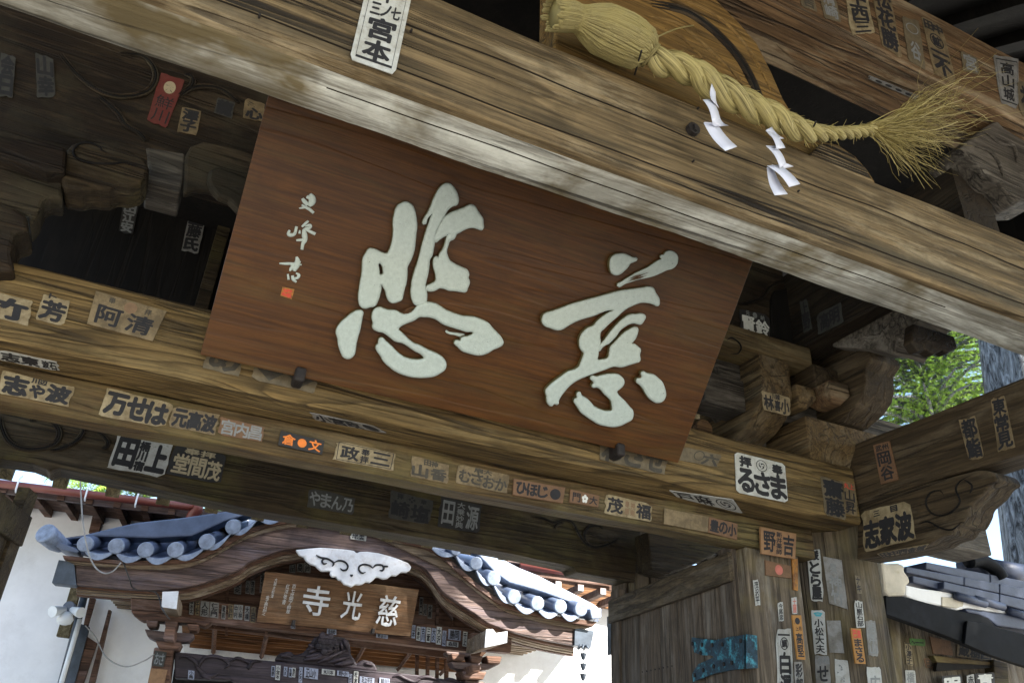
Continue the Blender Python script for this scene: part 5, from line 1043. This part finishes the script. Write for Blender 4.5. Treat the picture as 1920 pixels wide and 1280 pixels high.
# gable panel, slip beam, ceiling slats
pp('gable_panel', [(330, 1170), (330, 1100), (430, 1060), (540, 1020), (700, 1010), (820, 1060), (900, 1140), (900, 1240)], .75, .06, 'tx', .0)
for x in (425, 500, 820, 850): pp('panel_batten', [(x, 1040), (x + 5, 1040), (x + 2, 1190), (x - 3, 1190)], .72, .04, 'tx', .003)
arch = [(470, 1076), (520, 1046), (600, 1036), (680, 1040), (760, 1060), (810, 1100), (850, 1150)]
strip('inner_arch', arch, [(x, y + 12) for x, y in arch], .60, .1, 'tdk', .008, 3)
pp('slip_beam', [(338, 1118), (480, 1138), (620, 1154), (890, 1178), (888, 1222), (700, 1200), (338, 1160)], .50, .22, 'tx', .01)
cz = at(620, 1187, PT(.72)).z; bz_ = at(620, 1240, PT(2.0)).z
xl, xr = (at(350, 1190, PT(1)) - T0).dot(TX), (at(900, 1240, PT(1)) - T0).dot(TX)
def cq(u, f): return tl(u, .72 + 1.28 * f, cz + (bz_ - cz) * f)
mb = MB(); mb.add([cq(xl - .1, 0) + UP * .06, cq(xr + .1, 0) + UP * .06, cq(xr + .1, 1) + UP * .06, cq(xl - .1, 1) + UP * .06], [(0, 1, 2, 3)]); mb.build('porch_ceiling', MT['tor'], porch)
for k in range(7):
    f = .04 + k * .15; mb = MB(); mb.box(xl, xr, 0, .05, 0, .05, lambda u, d, z: cq(u, f) + TY * d + UP * z); mb.build('ceiling_slat', MT['tor'], porch, bevel=.004)
for k in range(6):
    u = xl + (xr - xl) * (k + .5) / 6; mb = MB()
    a, b = cq(u, 0) - UP * .03, cq(u, 1) - UP * .03
    mb.tube([a, b], .03, 4); mb.build('ceiling_batten', MT['tx'], porch)
# lower carved beam with flower carving
pp('carved_beam', [(327, 1221), (780, 1264), (900, 1282), (1010, 1296), (1010, 1346), (700, 1310), (450, 1284), (432, 1273), (420, 1274), (327, 1270)], .32, .25, 'tdk2', .014)
fl = [(790,1110),(805,1085),(830,1070),(880,1060),(905,1065),(920,1085),(950,1080),(980,1070),(1010,1035),(1035,1000),(1060,965),(1090,952),(1120,948),(1160,962),(1200,958),(1260,965),(1290,985),(1305,1020),(1310,1080),(1330,1110),(1350,1145),(1375,1125),(1400,1118),(1450,1130),(1475,1150),(1490,1182)]
mb = MB(); mb.prism(pxs(fl + [(1490, 1200), (790, 1130)], PT(.38), **A2), TY * .1); mb.build('flower_carving', MT['tdk2'], porch, bevel=.02)
mb = MB(); rr = random.Random(2)
fc = at(300 + 1145 / 3.656, 930 + 1005 / 3.656, PT(.34)); s1 = .0018 * 3.0
for k in range(16):                          # petals
    a = k * 2.4; r = .02 + .0075 * k; c = fc + TX * math.cos(a) * r + UP * math.sin(a) * r * .8
    mb.loft([[c + (TX * math.cos(b) + UP * math.sin(b)) * q + TY * (-w) for b in [2 * math.pi * j / 7 for j in range(7)]] for q, w in ((.045, .01), (.038, .03), (.012, .035))])
mb.build('carved_petals', MT['tdk2'], porch, smooth=False)['kind'] = 'stuff'
mb = MB()
for (x0, y0, x1, y1, w) in [(1040,1120,1230,1040,.035),(1000,1100,1190,1060,.03),(990,1120,1200,1090,.03),(1080,1140,1280,1050,.03),(1150,1140,1300,1100,.025),(1200,1150,1330,1140,.03),(1060,1040,1020,1010,.03),(1260,980,1290,1060,.03),(1240,1000,1250,1060,.03),(1020,1070,1080,1050,.025),(830,1090,900,1100,.02),(1400,1140,1460,1160,.02)]:
    a, b = pxs([(x0, y0), (x1, y1)], PT(.37), **A2); mb.tube([a, a.lerp(b, .35), b], [w * .4, w, w * .3], 6)
mb.build('carved_feathers', MT['tdk2'], porch, smooth=True)['kind'] = 'stuff'
for a, L in ((A2, [[(130, 1110), (170, 1095), (230, 1120), (260, 1160), (300, 1110), (360, 1095), (430, 1110), (470, 1150), (440, 1180)], [(470, 1140), (520, 1110), (570, 1120), (620, 1150), (600, 1180), (640, 1130), (700, 1130)], [(240, 1150), (280, 1200), (340, 1230), (400, 1215)], [(270, 1180), (300, 1230), (350, 1250)]]),
             (A3, [[(60, 1235), (100, 1225), (150, 1250), (210, 1270), (260, 1240), (320, 1240), (380, 1270)], [(420, 1250), (480, 1260), (520, 1290)]])):
    for l in L: tscroll(l, .315, 'tdk2', .022, a)
# columns, brackets, noses
pp('porch_column', [(289, 1212), (326, 1216), (300, 1420), (255, 1420)], .25, .3, 'tx', .02)
pp('porch_column', [(873, 1272), (909, 1277), (905, 1420), (868, 1420)], .25, .3, 'tdk', .02)
def p1(name, pts, d, dep, mat, a=A1, bev=.014):
    mb = MB(); mb.prism(pxs(pts, PT(d), **a), TY * dep); mb.build(name, MT[mat], porch, bevel=bev)
p1('bracket_block', [(872, 1040), (1020, 1050), (1000, 1090), (892, 1084)], .12, .4, 'tx')
p1('bracket_arm', [(812, 975), (930, 990), (1090, 1000), (1092, 1020), (1060, 1048), (1015, 1050), (870, 1040), (830, 1020)], .22, .22, 'tdk')
for q in ([(820, 925), (890, 930), (880, 965), (826, 962)], [(925, 930), (1000, 935), (990, 975), (930, 970)], [(1050, 945), (1120, 950), (1110, 985), (1060, 982)]): p1('bracket_block', q, .12, .3, 'tx')
p1('bracket_arm', [(735, 868), (1000, 885), (1010, 900), (1190, 940), (1150, 965), (1100, 945), (800, 928), (775, 915), (745, 890)], .2, .25, 'tx')
p1('bracket_arm', [(735, 800), (930, 815), (925, 880), (735, 868)], .24, .2, 'tx')
p1('bracket_arm', [(930, 960), (985, 965), (975, 1040), (915, 1030)], -.2, .5, 'tx')
p1('beam_nose', [(915, 768), (1002, 766), (990, 862), (911, 850)], -.45, .95, 'tlt')
p1('beam_nose_cap', [(913, 766), (1004, 763), (992, 864), (908, 852)], -.47, .015, 'gpaint', bev=.002)
p1('bracket_arm', [(605, 930), (880, 960), (870, 1072), (600, 1045)], .24, .2, 'tx', A3)
p1('bracket_block', [(460, 1075), (560, 1080), (540, 1130), (470, 1120)], .12, .3, 'tx', A3)
p1('bracket_block', [(590, 1090), (680, 1095), (665, 1140), (600, 1135)], .12, .3, 'tx', A3)
p1('bracket_block', [(700, 1090), (810, 1095), (795, 1150), (715, 1145)], .12, .3, 'tx', A3)
p1('bracket_arm', [(460, 1130), (720, 1145), (790, 1150), (720, 1185), (690, 1190), (545, 1190), (480, 1170)], .2, .25, 'tdk', A3)
p1('bracket_arm', [(600, 1150), (665, 1150), (655, 1205), (608, 1205)], -.2, .5, 'tx', A3)
p1('bracket_block', [(535, 1195), (705, 1200), (680, 1255), (560, 1250)], .12, .4, 'tx', A3)
p1('bracket_arm', [(425, 1060), (600, 1075), (590, 1100), (470, 1100), (430, 1080)], .22, .2, 'tdk', A3)
p1('beam_nose', [(703, 912), (746, 910), (768, 938), (845, 924), (842, 1000), (800, 1010), (692, 1034)], -.45, .95, 'tlt', A3)
p1('beam_nose_cap', [(701, 910), (746, 908), (768, 936), (847, 922), (844, 1002), (800, 1012), (690, 1036)], -.47, .015, 'gpaint', A3, .002)
# side eave rafters seen from below, ends stepping back
zl, zr = at(250, 1106, PT(.2)).z + .03, at(1040, 1205, PT(.2)).z + .04
ul, ur = (at(150, 1098, PT(.1)) - T0).dot(TX), (at(1072, 1207, PT(.1)) - T0).dot(TX)
for k in range(11):
    d = .2 + k * .20
    for (ua, ub, z, m) in ((ul + .15, (at(262, 1110, PT(.2)) - T0).dot(TX), zl, 'tlt'), ((at(935, 1195, PT(.2)) - T0).dot(TX), ur - .05, zr, 'tlt')):
        mb = MB(); mb.box(ua, ub, d, d + .07, z, z + .09, tl); mb.build('eave_rafter', MT[m], porch, bevel=.004)
for (ua, ub, z) in ((ul + .1, ul + .9, zl), (ur - 1.0, ur, zr)):
    mb = MB(); mb.box(ua, ub, .2, 2.5, z + .095, z + .14, tl); mb.build('eave_boarding', MT['tlt'], porch)
# slips on the porch
ORD = ['leftmost', 'second', 'third', 'fourth', 'fifth', 'sixth', 'seventh', 'eighth', 'ninth', 'tenth', 'eleventh', 'twelfth', 'thirteenth', 'fourteenth']
def pslips(L, d, a, txt, grp, lab, bgc='blue'):
    for i, (x, y, w, h) in enumerate(L):
        q = [(a['o'][0] + X / a['s'], a['o'][1] + Y / a['s']) for X, Y in [(x, y), (x + w, y + w * .13), (x + w - h * .06, y + h + w * .13), (x - h * .06, y + h)]]
        v = txt[i % len(txt)]
        items = [(v, .12, .06, .88, .94, 'v' if h > w * 1.2 else 'h')]
        bgk = bgc if isinstance(bgc, str) else bgc[i % len(bgc)]
        slip(lab % ORD[i], q, PT(d), bgk, items, 'k', grp, bold=.035, th=.008)
pslips([(205, 698, 30, 110), (245, 712, 28, 100), (280, 715, 60, 105), (345, 722, 60, 105), (425, 745, 28, 95), (470, 738, 34, 100), (508, 740, 30, 100), (540, 742, 30, 100), (583, 750, 34, 100), (625, 755, 34, 110)], .492, A2, ['清水太', '千社', '人形', '仁左門', '蔵前', '江戸町', '中村', '小林', '大橋', '山田'], 'grey slips on the porch beam', '%s from the left of the dull slips on the porch beam left of its sign', ['grey', 'tan', 'grey', 'grey'])
pslips([(192, 880, 24, 90), (225, 890, 26, 95), (255, 893, 30, 100), (292, 897, 30, 100), (328, 902, 30, 95), (362, 892, 34, 120), (402, 918, 26, 105), (430, 990, 80, 34), (442, 908, 85, 70), (542, 925, 30, 100)], .492, A3, ['山本', '木暮宏', '古川', '三富', '大久', '大沢', '小山', '森岡', '勝同', '千上'], 'bright slips on the porch beam', '%s from the left of the bright slips on the porch beam right of its sign', ['blue', 'white'])
pslips([(510, 590, 50, 75), (590, 575, 28, 90), (622, 575, 30, 95), (690, 520, 32, 140), (890, 460, 40, 60), (940, 455, 45, 60), (990, 450, 45, 70)], .742, A2, ['文化', '小松', '茂吉', '源次', '日田', '高間', '江戸'], 'slips inside the gable', '%s from the left of the grey slips inside the curved gable, above the sign', 'grey')
pslips([(245, 690, 24, 120), (270, 735, 26, 80), (302, 740, 30, 95)], .742, A3, ['関口', '川元', '大黒'], 'slips inside the gable right', '%s of three grey slips inside the curved gable, right of the sign', 'grey')
pslips([(195, 1190, 42, 60), (765, 1160, 24, 75), (795, 1155, 32, 100), (850, 1165, 24, 65), (885, 1172, 22, 65), (908, 1172, 22, 65), (955, 1168, 24, 105), (990, 1170, 95, 72), (1110, 1180, 90, 36), (1215, 1192, 80, 34), (1295, 1215, 22, 70), (1330, 1195, 30, 90), (1370, 1232, 100, 45), (1505, 1240, 70, 50)], .312, A2, ['小島', '高野', '小宮本', '大久', '金寶', '島町', 'いとう', '正山小', '米川本', '野小', '日田', '松倉', '足立平五', '前川'], 'slips on the carved porch beam', '%s from the left of the bluish slips on the dark carved porch beam', ['blue', 'blue', 'white'])
slip('white slip with small marks at the peak of the curved gable', [(657, 999), (688, 1002), (686, 1014), (657, 1010)], PT(-.008), 'plate', [('様奉', .1, .1, .9, .5), ('中高', .1, .5, .9, .95)], th=.008)
slip('dark plaque with carved letters on the left porch column', [(291, 1219), (313, 1222), (306, 1250), (285, 1247)], PT(.242), 'dim', [('おさ', .1, .1, .9, .9)], 's', th=.008)
slip('plain light wooden plaque on the left porch column', [(283, 1252), (314, 1255), (306, 1290), (275, 1290)], PT(.242), 'brightwood', [], th=.012)

# hall sign
hs = thing('hall_sign', 'light brown sign board with three white characters under the curved gable', 'sign', at(630, 1140, PT(.3)), TH)
SPT = (at(480, 1165, PT(.42)), (TY * .94 + UP * .33).normalized())
q = [at(x, y, SPT) for x, y in [(497, 1071), (785.6, 1105), (769, 1192.6), (480.5, 1164.7)]]
sn = -SPT[1]
mb = MB(); mb.prism(q, -sn * .05); mb.build('board', MT['signt'], hs, bevel=.006)
def hq(x, y): return at(300 + x / 3.656, 930 + y / 3.656, SPT)
for ch, box in (('寺', (965, 600, 1150, 800)), ('光', (1238, 640, 1372, 830)), ('慈', (1480, 668, 1622, 875))):
    x0, y0, x1, y1 = box; sh = (y1 - y0) * .17
    qq = [hq(x0 + sh, y0), hq(x1 + sh * .9, y0 + (x1 - x0) * .13), hq(x1 - sh * .2, y1 + (x1 - x0) * .13), hq(x0 - sh * .2, y1)]
    vs, fs = glyph(ch, .03); mb = MB(); mb.add([lerp2(qq, a, b) + sn * .022 for a, b in vs], fs)
    o = mb.build('raised_character', MT['gpaint'], hs, recalc=False); md = o.modifiers.new('s', 'SOLIDIFY'); md.thickness = .02; md.offset = 0
for txt, (x0, y0, x1, y1) in (('百七世閑了師屋', (885, 600, 912, 800)), ('紅洋敬書', (850, 598, 876, 738)), ('大願主松澤', (772, 556, 792, 695)), ('金子真石刻之', (712, 676, 738, 812))):
    sh = (y1 - y0) * .12; qq = [hq(x0 + sh, y0), hq(x1 + sh, y0 + 4), hq(x1 - sh, y1 + 4), hq(x0 - sh, y1)]
    lettering(qq, [(txt, 0, 0, 1, 1, 'v', 'w')], sn, hs, off=.004, bold=.012)
for x, y in ((912, 868), (1455, 925)):
    p = hq(x, y); mb = MB(); mb.box(p.x - .02, p.x + .02, p.y - .06, p.y + .02, p.z - .03, p.z + .03); mb.build('iron_bracket', MT['iron'], hs, bevel=.006)
pslips([(898, 878, 30, 26), (1145, 905, 65, 36), (1482, 940, 80, 26)], .48, A2, ['内', '会仙め', '野主小'], 'slips under the hall sign', '%s of three small slips peeping out under the lower edge of the hall sign', 'blue')

# main hall: plaster wall, timbers, eave and gutter
hall = thing('temple_hall', 'white plastered hall with brown timbers and a red gutter behind the porch', 'building', tl(0, 3, 0), TH)
def hp_(name, pts, d, dep, mat, bev=.006):
    mb = MB(); mb.prism(pt(pts, d), TY * dep); return mb.build(name, MT[mat], hall, bevel=bev)
WD = 2.1
mb = MB(); zt = at(120, 945, PT(WD)).z + .15; mb.box(-9, 5, WD, WD + .2, 0, zt, tl); mb.build('plaster_wall', MT['plaster'], hall)
hp_('hall_post', [(176, 955), (197, 960), (183, 1003), (166, 998)], WD - .06, .08, 'tx')
hp_('hall_beam', [(40, 925), (200, 945), (420, 975), (420, 1000), (330, 988), (200, 962), (50, 942)], WD - .1, .1, 'tx')
hp_('hall_post', [(133, 1098), (151, 1100), (128, 1195), (105, 1192)], WD - .5, .1, 'tgr')
hp_('hall_post', [(203, 1142), (208, 1143), (172, 1300), (160, 1300)], WD - .2, .12, 'tx')
hp_('door_frame', [(168, 1118), (180, 1122), (160, 1190), (182, 1205), (150, 1300), (128, 1300)], WD - .1, .05, 'tx')
hp_('window_frame', [(150, 1168), (168, 1175), (135, 1300), (112, 1300)], WD - .12, .05, 'copper')
hp_('wall_band', [(345, 1207), (540, 1232), (780, 1255), (780, 1272), (345, 1222)], WD - .14, .1, 'gpaint')
for x, w in ((780, 6), (800, 6), (818, 6), (835, 7), (858, 6)): hp_('hall_lattice', [(x, 1225), (x + w, 1226), (x + w - 2, 1330), (x - 2, 1330)], 1.2, .06, 'tx')
hp_('hall_dark_opening', [(330, 1232), (900, 1290), (900, 1420), (300, 1420)], WD - .02, .015, 'dark', .0)
def gut(ax, ay, bx, by, d, name='gutter'):
    a, b = at(ax, ay, PT(d)), at(bx, by, PT(d)); mb = MB(); mb.tube([a, b], .052, 16); mb.build(name, MT['gutter'], hall, smooth=True); return a, b
ga, gb = gut(-60, 899, 366, 951, .95)
mb = MB(); mb.tube(smooth_path([gb, gb + TX * .03 - UP * .02, at(360, 968, PT(1)), at(358, 984, PT(1))]), [.075] * 19, 16); mb.build('downpipe', MT['gutter'], hall, smooth=True)
for x in (34, 163, 257):
    p = at(x, 903 + (x - 0) * .125, PT(.88)); mb = MB(); mb.tube(smooth_path([p + UP * .12 + TY * .05, p + UP * .05 - TY * .02, p - UP * .07 - TY * .01, p - UP * .1 + TY * .03]), .011, 8); mb.build('gutter_hook', MT['lamp'], hall, smooth=True)
gut(975, 1060, 1160, 1085, .95)
za = (ga.z + gb.z) / 2
mb = MB(); mb.box(-9, -1.9, 1.08, 2.4, za + .0, za + .05, tl); mb.build('eave_boarding', MT['tx'], hall)
mb = MB(); mb.box(-9, -1.9, 1.04, 1.1, za - .10, za + .04, tl); mb.build('eave_fascia', MT['tdk'], hall)
for k in range(20):
    u = -8.5 + k * .34; mb = MB(); mb.box(u, u + .09, 1.02, 2.1, za - .10, za - .01, tl); mb.build('eave_rafter', MT['tx'], hall, bevel=.004)
for k in range(5): 
    x = 905 + k * 60; p = at(1047 + (k - 1) * 42, 1095 + (k - 1) * 6.5, PT(1.0)); mb = MB(); mb.box(-.05, .05, 0, 1.4, -.05, .05, lambda u, d, z: p + TX * u + TY * d + UP * z); rf = mb.build('eave_rafter', MT['tx'], hall, bevel=.004)
    mb = MB(); mb.box(-.04, .04, -.006, -.001, -.04, .04, lambda u, d, z: p + TX * u + TY * d + UP * z); mb.build('rafter_end_paint', MT['gpaint'], rf)
hp_('eave_fascia', [(955, 1046), (1180, 1080), (1180, 1112), (1090, 1098), (955, 1075)], 1.1, .05, 'tx')
hp_('eave_boarding', [(955, 1070), (1180, 1105), (1180, 1150), (1050, 1120), (955, 1100)], 1.9, .05, 'tor')
hp_('upper_roof_edge', [(930, 1030), (1180, 1060), (1180, 1082), (930, 1050)], 1.0, .1, 'tdk')
mb = MB(); mb.tube([at(163, 1098, PT(WD - .55)), at(110, 1300, PT(WD - .55))], .045, 12); mb.build('downpipe', MT['copper'], hall, smooth=True)
mb = MB(); mb.tube([at(150, 1160, PT(WD - .6)), at(100, 1330, PT(WD - .6))], .03, 10); mb.build('downpipe', MT['lamp'], hall, smooth=True)
# flood lamp
fl_ = thing('flood_lamp', 'cluster of white outdoor spot lamps on a board against the white wall', 'lamp', at(128, 1142, PT(WD - .75)), TH)
for (x, y, x2, y2, r0, r1, nm) in ((122, 1142, 98, 1146, .05, .07, 'lamp_head'), (135, 1142, 152, 1148, .05, .065, 'lamp_head')):
    mb = MB(); a, b = at(x, y, PT(WD - .78)), at(x2, y2, PT(WD - .95)); mb.tube([a, a.lerp(b, .4), b], [r0 * .7, r0, r1], 16); mb.build(nm, MT['lamp'], fl_, bevel=.006)
mb = MB(); c = at(122, 1160, PT(WD - .8)); mb.tube([c + UP * .09, c + UP * .06, c, c - UP * .05, c - UP * .07], [.03, .07, .10, .08, .03], 18); mb.build('sensor_dome', MT['lamp'], fl_, smooth=True)
mb = MB(); c = at(130, 1138, PT(WD - .72)); mb.tube([c - TY * .05, c + TY * .1], .07, 16); mb.build('lamp_mount', MT['tile'], fl_, bevel=.006)
# rain chain
rc = thing('rain_chain', 'dark rain chain of small cups hanging from the right porch eave', 'rain chain', at(1094, 1216, PT(-.05)), TH)
top = at(1094, 1210, PT(-.05)); mb = MB()
for k in range(6):
    a = k * 1.047; d = TX * math.cos(a) + TY * math.sin(a); mb.tube([top - UP * .02, top + d * .05 - UP * .0, top + d * .10 - UP * .06], [.02, .02, .003], 5)
mb.build('flower_cup', MT['copper'], rc, smooth=True)
for k in range(9):
    c = top - UP * (.12 + k * .125); mb = MB(); mb.tube([c + UP * .03, c - UP * .01, c - UP * .05], [.045, .035, .018], 10); mb.build('cup', MT['copper'], rc, smooth=False)
mb = MB(); mb.tube([top, top - UP * 1.3], .006, 5); mb.build('chain', MT['copper'], rc)
# loose cables
def cable(name, label, pts, planes, r, mat):
    mb = MB(); P = smooth_path([at(x, y, PT(d)) for (x, y), d in zip(pts, planes)], 6); mb.tube(P, r, 6); tag(mb.build(name, MT[mat], at0=P[0], smooth=True), label, 'cable')
cable('loose_cable', 'thin pale loose cable dangling in a hook shape before the left tiles', [(150, 893), (152, 930), (156, 985), (166, 1035), (178, 1062), (195, 1074), (212, 1070), (227, 1054)], [-.9] * 8, .0075, 'wire')
cable('roof_cable', 'thin dark cable running from the curved bargeboard down to the bracket', [(231, 1053), (243, 1085), (252, 1103), (292, 1110), (304, 1140), (318, 1160)], [-.1, -.1, 0, 0, -.5, -.4], .008, 'wire_dark')
cable('wall_cable', 'thin cable sagging across the white wall beside the left column', [(160, 1172), (180, 1195), (200, 1232), (235, 1249), (270, 1238), (289, 1226)], [1.5, 1.4, 1.2, .9, .6, .25], .008, 'wire')

# ================================================================ trees
def barkmat():
    m, t, b = nt('cedar_bark'); tc = t.nodes.new('ShaderNodeTexCoord'); mp = t.nodes.new('ShaderNodeMapping'); mp.inputs['Scale'].default_value = (14, 14, 2.2); t.links.new(tc.outputs['Object'], mp.inputs[0])
    f = noise(t, mp.outputs[0], 1, 8, .72, 1.2); t.links.new(ramp(t, f, [(.40, (.012, .014, .016)), (.49, (.10, .11, .12)), (.66, (.27, .30, .33))]), b.inputs['Base Color'])
    b.inputs['Roughness'].default_value = .9; t.links.new(bump(t, f, 1, .06), b.inputs['Normal']); return m
MT['bark'] = barkmat()
def leafmat(name, c):
    m, t, b = nt(name); oi = t.nodes.new('ShaderNodeNewGeometry'); tc = t.nodes.new('ShaderNodeTexCoord')
    r = math_n(t, 'ADD', oi.outputs['Random Per Island'], math_n(t, 'MULTIPLY', noise(t, tc.outputs['Object'], 1.6, 3), .8))
    t.links.new(ramp(t, r, [(.25, tuple(x * .5 for x in c)), (.8, c), (1.15 if False else 1.0, (c[0] * 1.7, c[1] * 1.5, c[2]))]), b.inputs['Base Color'])
    b.inputs['Roughness'].default_value = .8; b.inputs['Specular IOR Level'].default_value = .1; b.inputs['Subsurface Weight'].default_value = 0; b.inputs['Transmission Weight'].default_value = 0
    tr = t.nodes.new('ShaderNodeBsdfTranslucent'); tr.inputs[0].default_value = (c[0] * 1.6, c[1] * 1.8, c[2] * .8, 1); mx = t.nodes.new('ShaderNodeMixShader'); mx.inputs[0].default_value = .35
    t.links.new(b.outputs[0], mx.inputs[1]); t.links.new(tr.outputs[0], mx.inputs[2]); t.links.new(mx.outputs[0], t.nodes['Material Output'].inputs[0]); return m
MT['leaf'] = leafmat('cedar_needles', (.13, .21, .055))
def tree(label, x, y, r, h, z0, n, R, seed, sz=.11, spread=1.0, lean=(0, 0), dens=1):
    t = thing('cedar_tree', label, 'tree', (x, y, 0)); rr = random.Random(seed)
    mb = MB(); rings = []
    for i in range(28):
        f = i / 27; q = r * (1 - .8 * f) * (1.25 - .25 * min(1, f * 6)); rings.append([Vector((x + lean[0] * f + q * math.cos(a) * (1 + .07 * math.sin(a * 7 + f * 5)), y + lean[1] * f + q * math.sin(a) * (1 + .07 * math.sin(a * 7 + f * 5)), h * f)) for a in [2 * math.pi * k / 36 for k in range(36)]])
    mb.loft(rings); mb.build('trunk', MT['bark'], t, smooth=True)
    bb = MB(); fb_ = MB(); vs, fs = [], []
    for k in range(n):
        f = rr.random(); z = z0 + (h - z0) * f; a = rr.uniform(0, 6.283); L = R * (1 - .75 * f) * rr.uniform(.55, 1.1) * spread
        s0 = Vector((x + lean[0] * z / h, y + lean[1] * z / h, z)); d = Vector((math.cos(a), math.sin(a), 0))
        e = s0 + d * L + UP * rr.uniform(-.25, .05) * L; mid = s0.lerp(e, .5) + UP * .08 * L
        P = smooth_path([s0, mid, e], 5); bb.tube(P, [.05 * (1 - .85 * i / len(P)) for i in range(len(P))], 5)
        for j in range(int((20 + 16 * L) * dens)):
            u = rr.uniform(.2, 1); c = s0.lerp(mid, u * 2) if u < .5 else mid.lerp(e, u * 2 - 1)
            c = c + Vector((rr.gauss(0, .22), rr.gauss(0, .22), rr.gauss(-.05, .14)))
            ax = (d * rr.uniform(.2, 1) + Vector((rr.gauss(0, .7), rr.gauss(0, .7), rr.gauss(-.45, .35)))).normalized()
            sd = ax.cross(Vector((rr.gauss(0, 1), rr.gauss(0, 1), rr.gauss(0, 1)))).normalized(); ln = sz * rr.uniform(1.2, 2.6)
            b0_ = len(vs); vs.extend([c, c + ax * ln]); 
            fs.append((b0_, b0_ + 1, b0_ + 2)); vs.append(c + ax * ln * .4 + sd * sz * .12)
            for q in range(5):
                g = .15 + .17 * q; o = c + ax * ln * g; w = sz * (.75 - .5 * abs(g - .4)); 
                for s_ in (-1, 1):
                    b0_ = len(vs); tip = o + (ax * .7 + sd * s_).normalized() * w + UP * rr.uniform(-.02, .01); vs.extend([o - ax * sz * .07, o + ax * sz * .07, tip]); fs.append((b0_, b0_ + 1, b0_ + 2))
    bb.build('branches', MT['bark'], t, smooth=True)
    me = bpy.data.meshes.new('crown'); inv = Vector((x, y, 0)); me.from_pydata([v - inv for v in vs], [], fs); me.materials.append(MT['leaf'])
    o = bpy.data.objects.new('crown', me); S.collection.objects.link(o); o.parent = t; o['kind'] = 'stuff'
    return t
# the big trunk at the right border
tree('huge cedar with furrowed blue grey trunk behind the roofed wall', 10.2, 6.55, .78, 24, 10.5, 60, 2.6, 3, sz=.10, lean=(3.2, 0))
tree('leafy green cedar seen through the gap beside the brackets', 12.3, 9.1, .18, 12.5, 7.2, 400, 2.8, 4, sz=.06, dens=1.7)
tree('unseen tall cedar added right of the gate, outside the picture, to shade the porch', 8.6, -3.6, .5, 23, 6.0, 330, 5.5, 6, sz=.32)  # added out of view to throw shade on porch and side wall
tree('distant cedar behind the hall roof', -1.0, 26, .4, 14, 3, 120, 4.5, 8, sz=.25)
bpy.data.objects.remove(_fo)
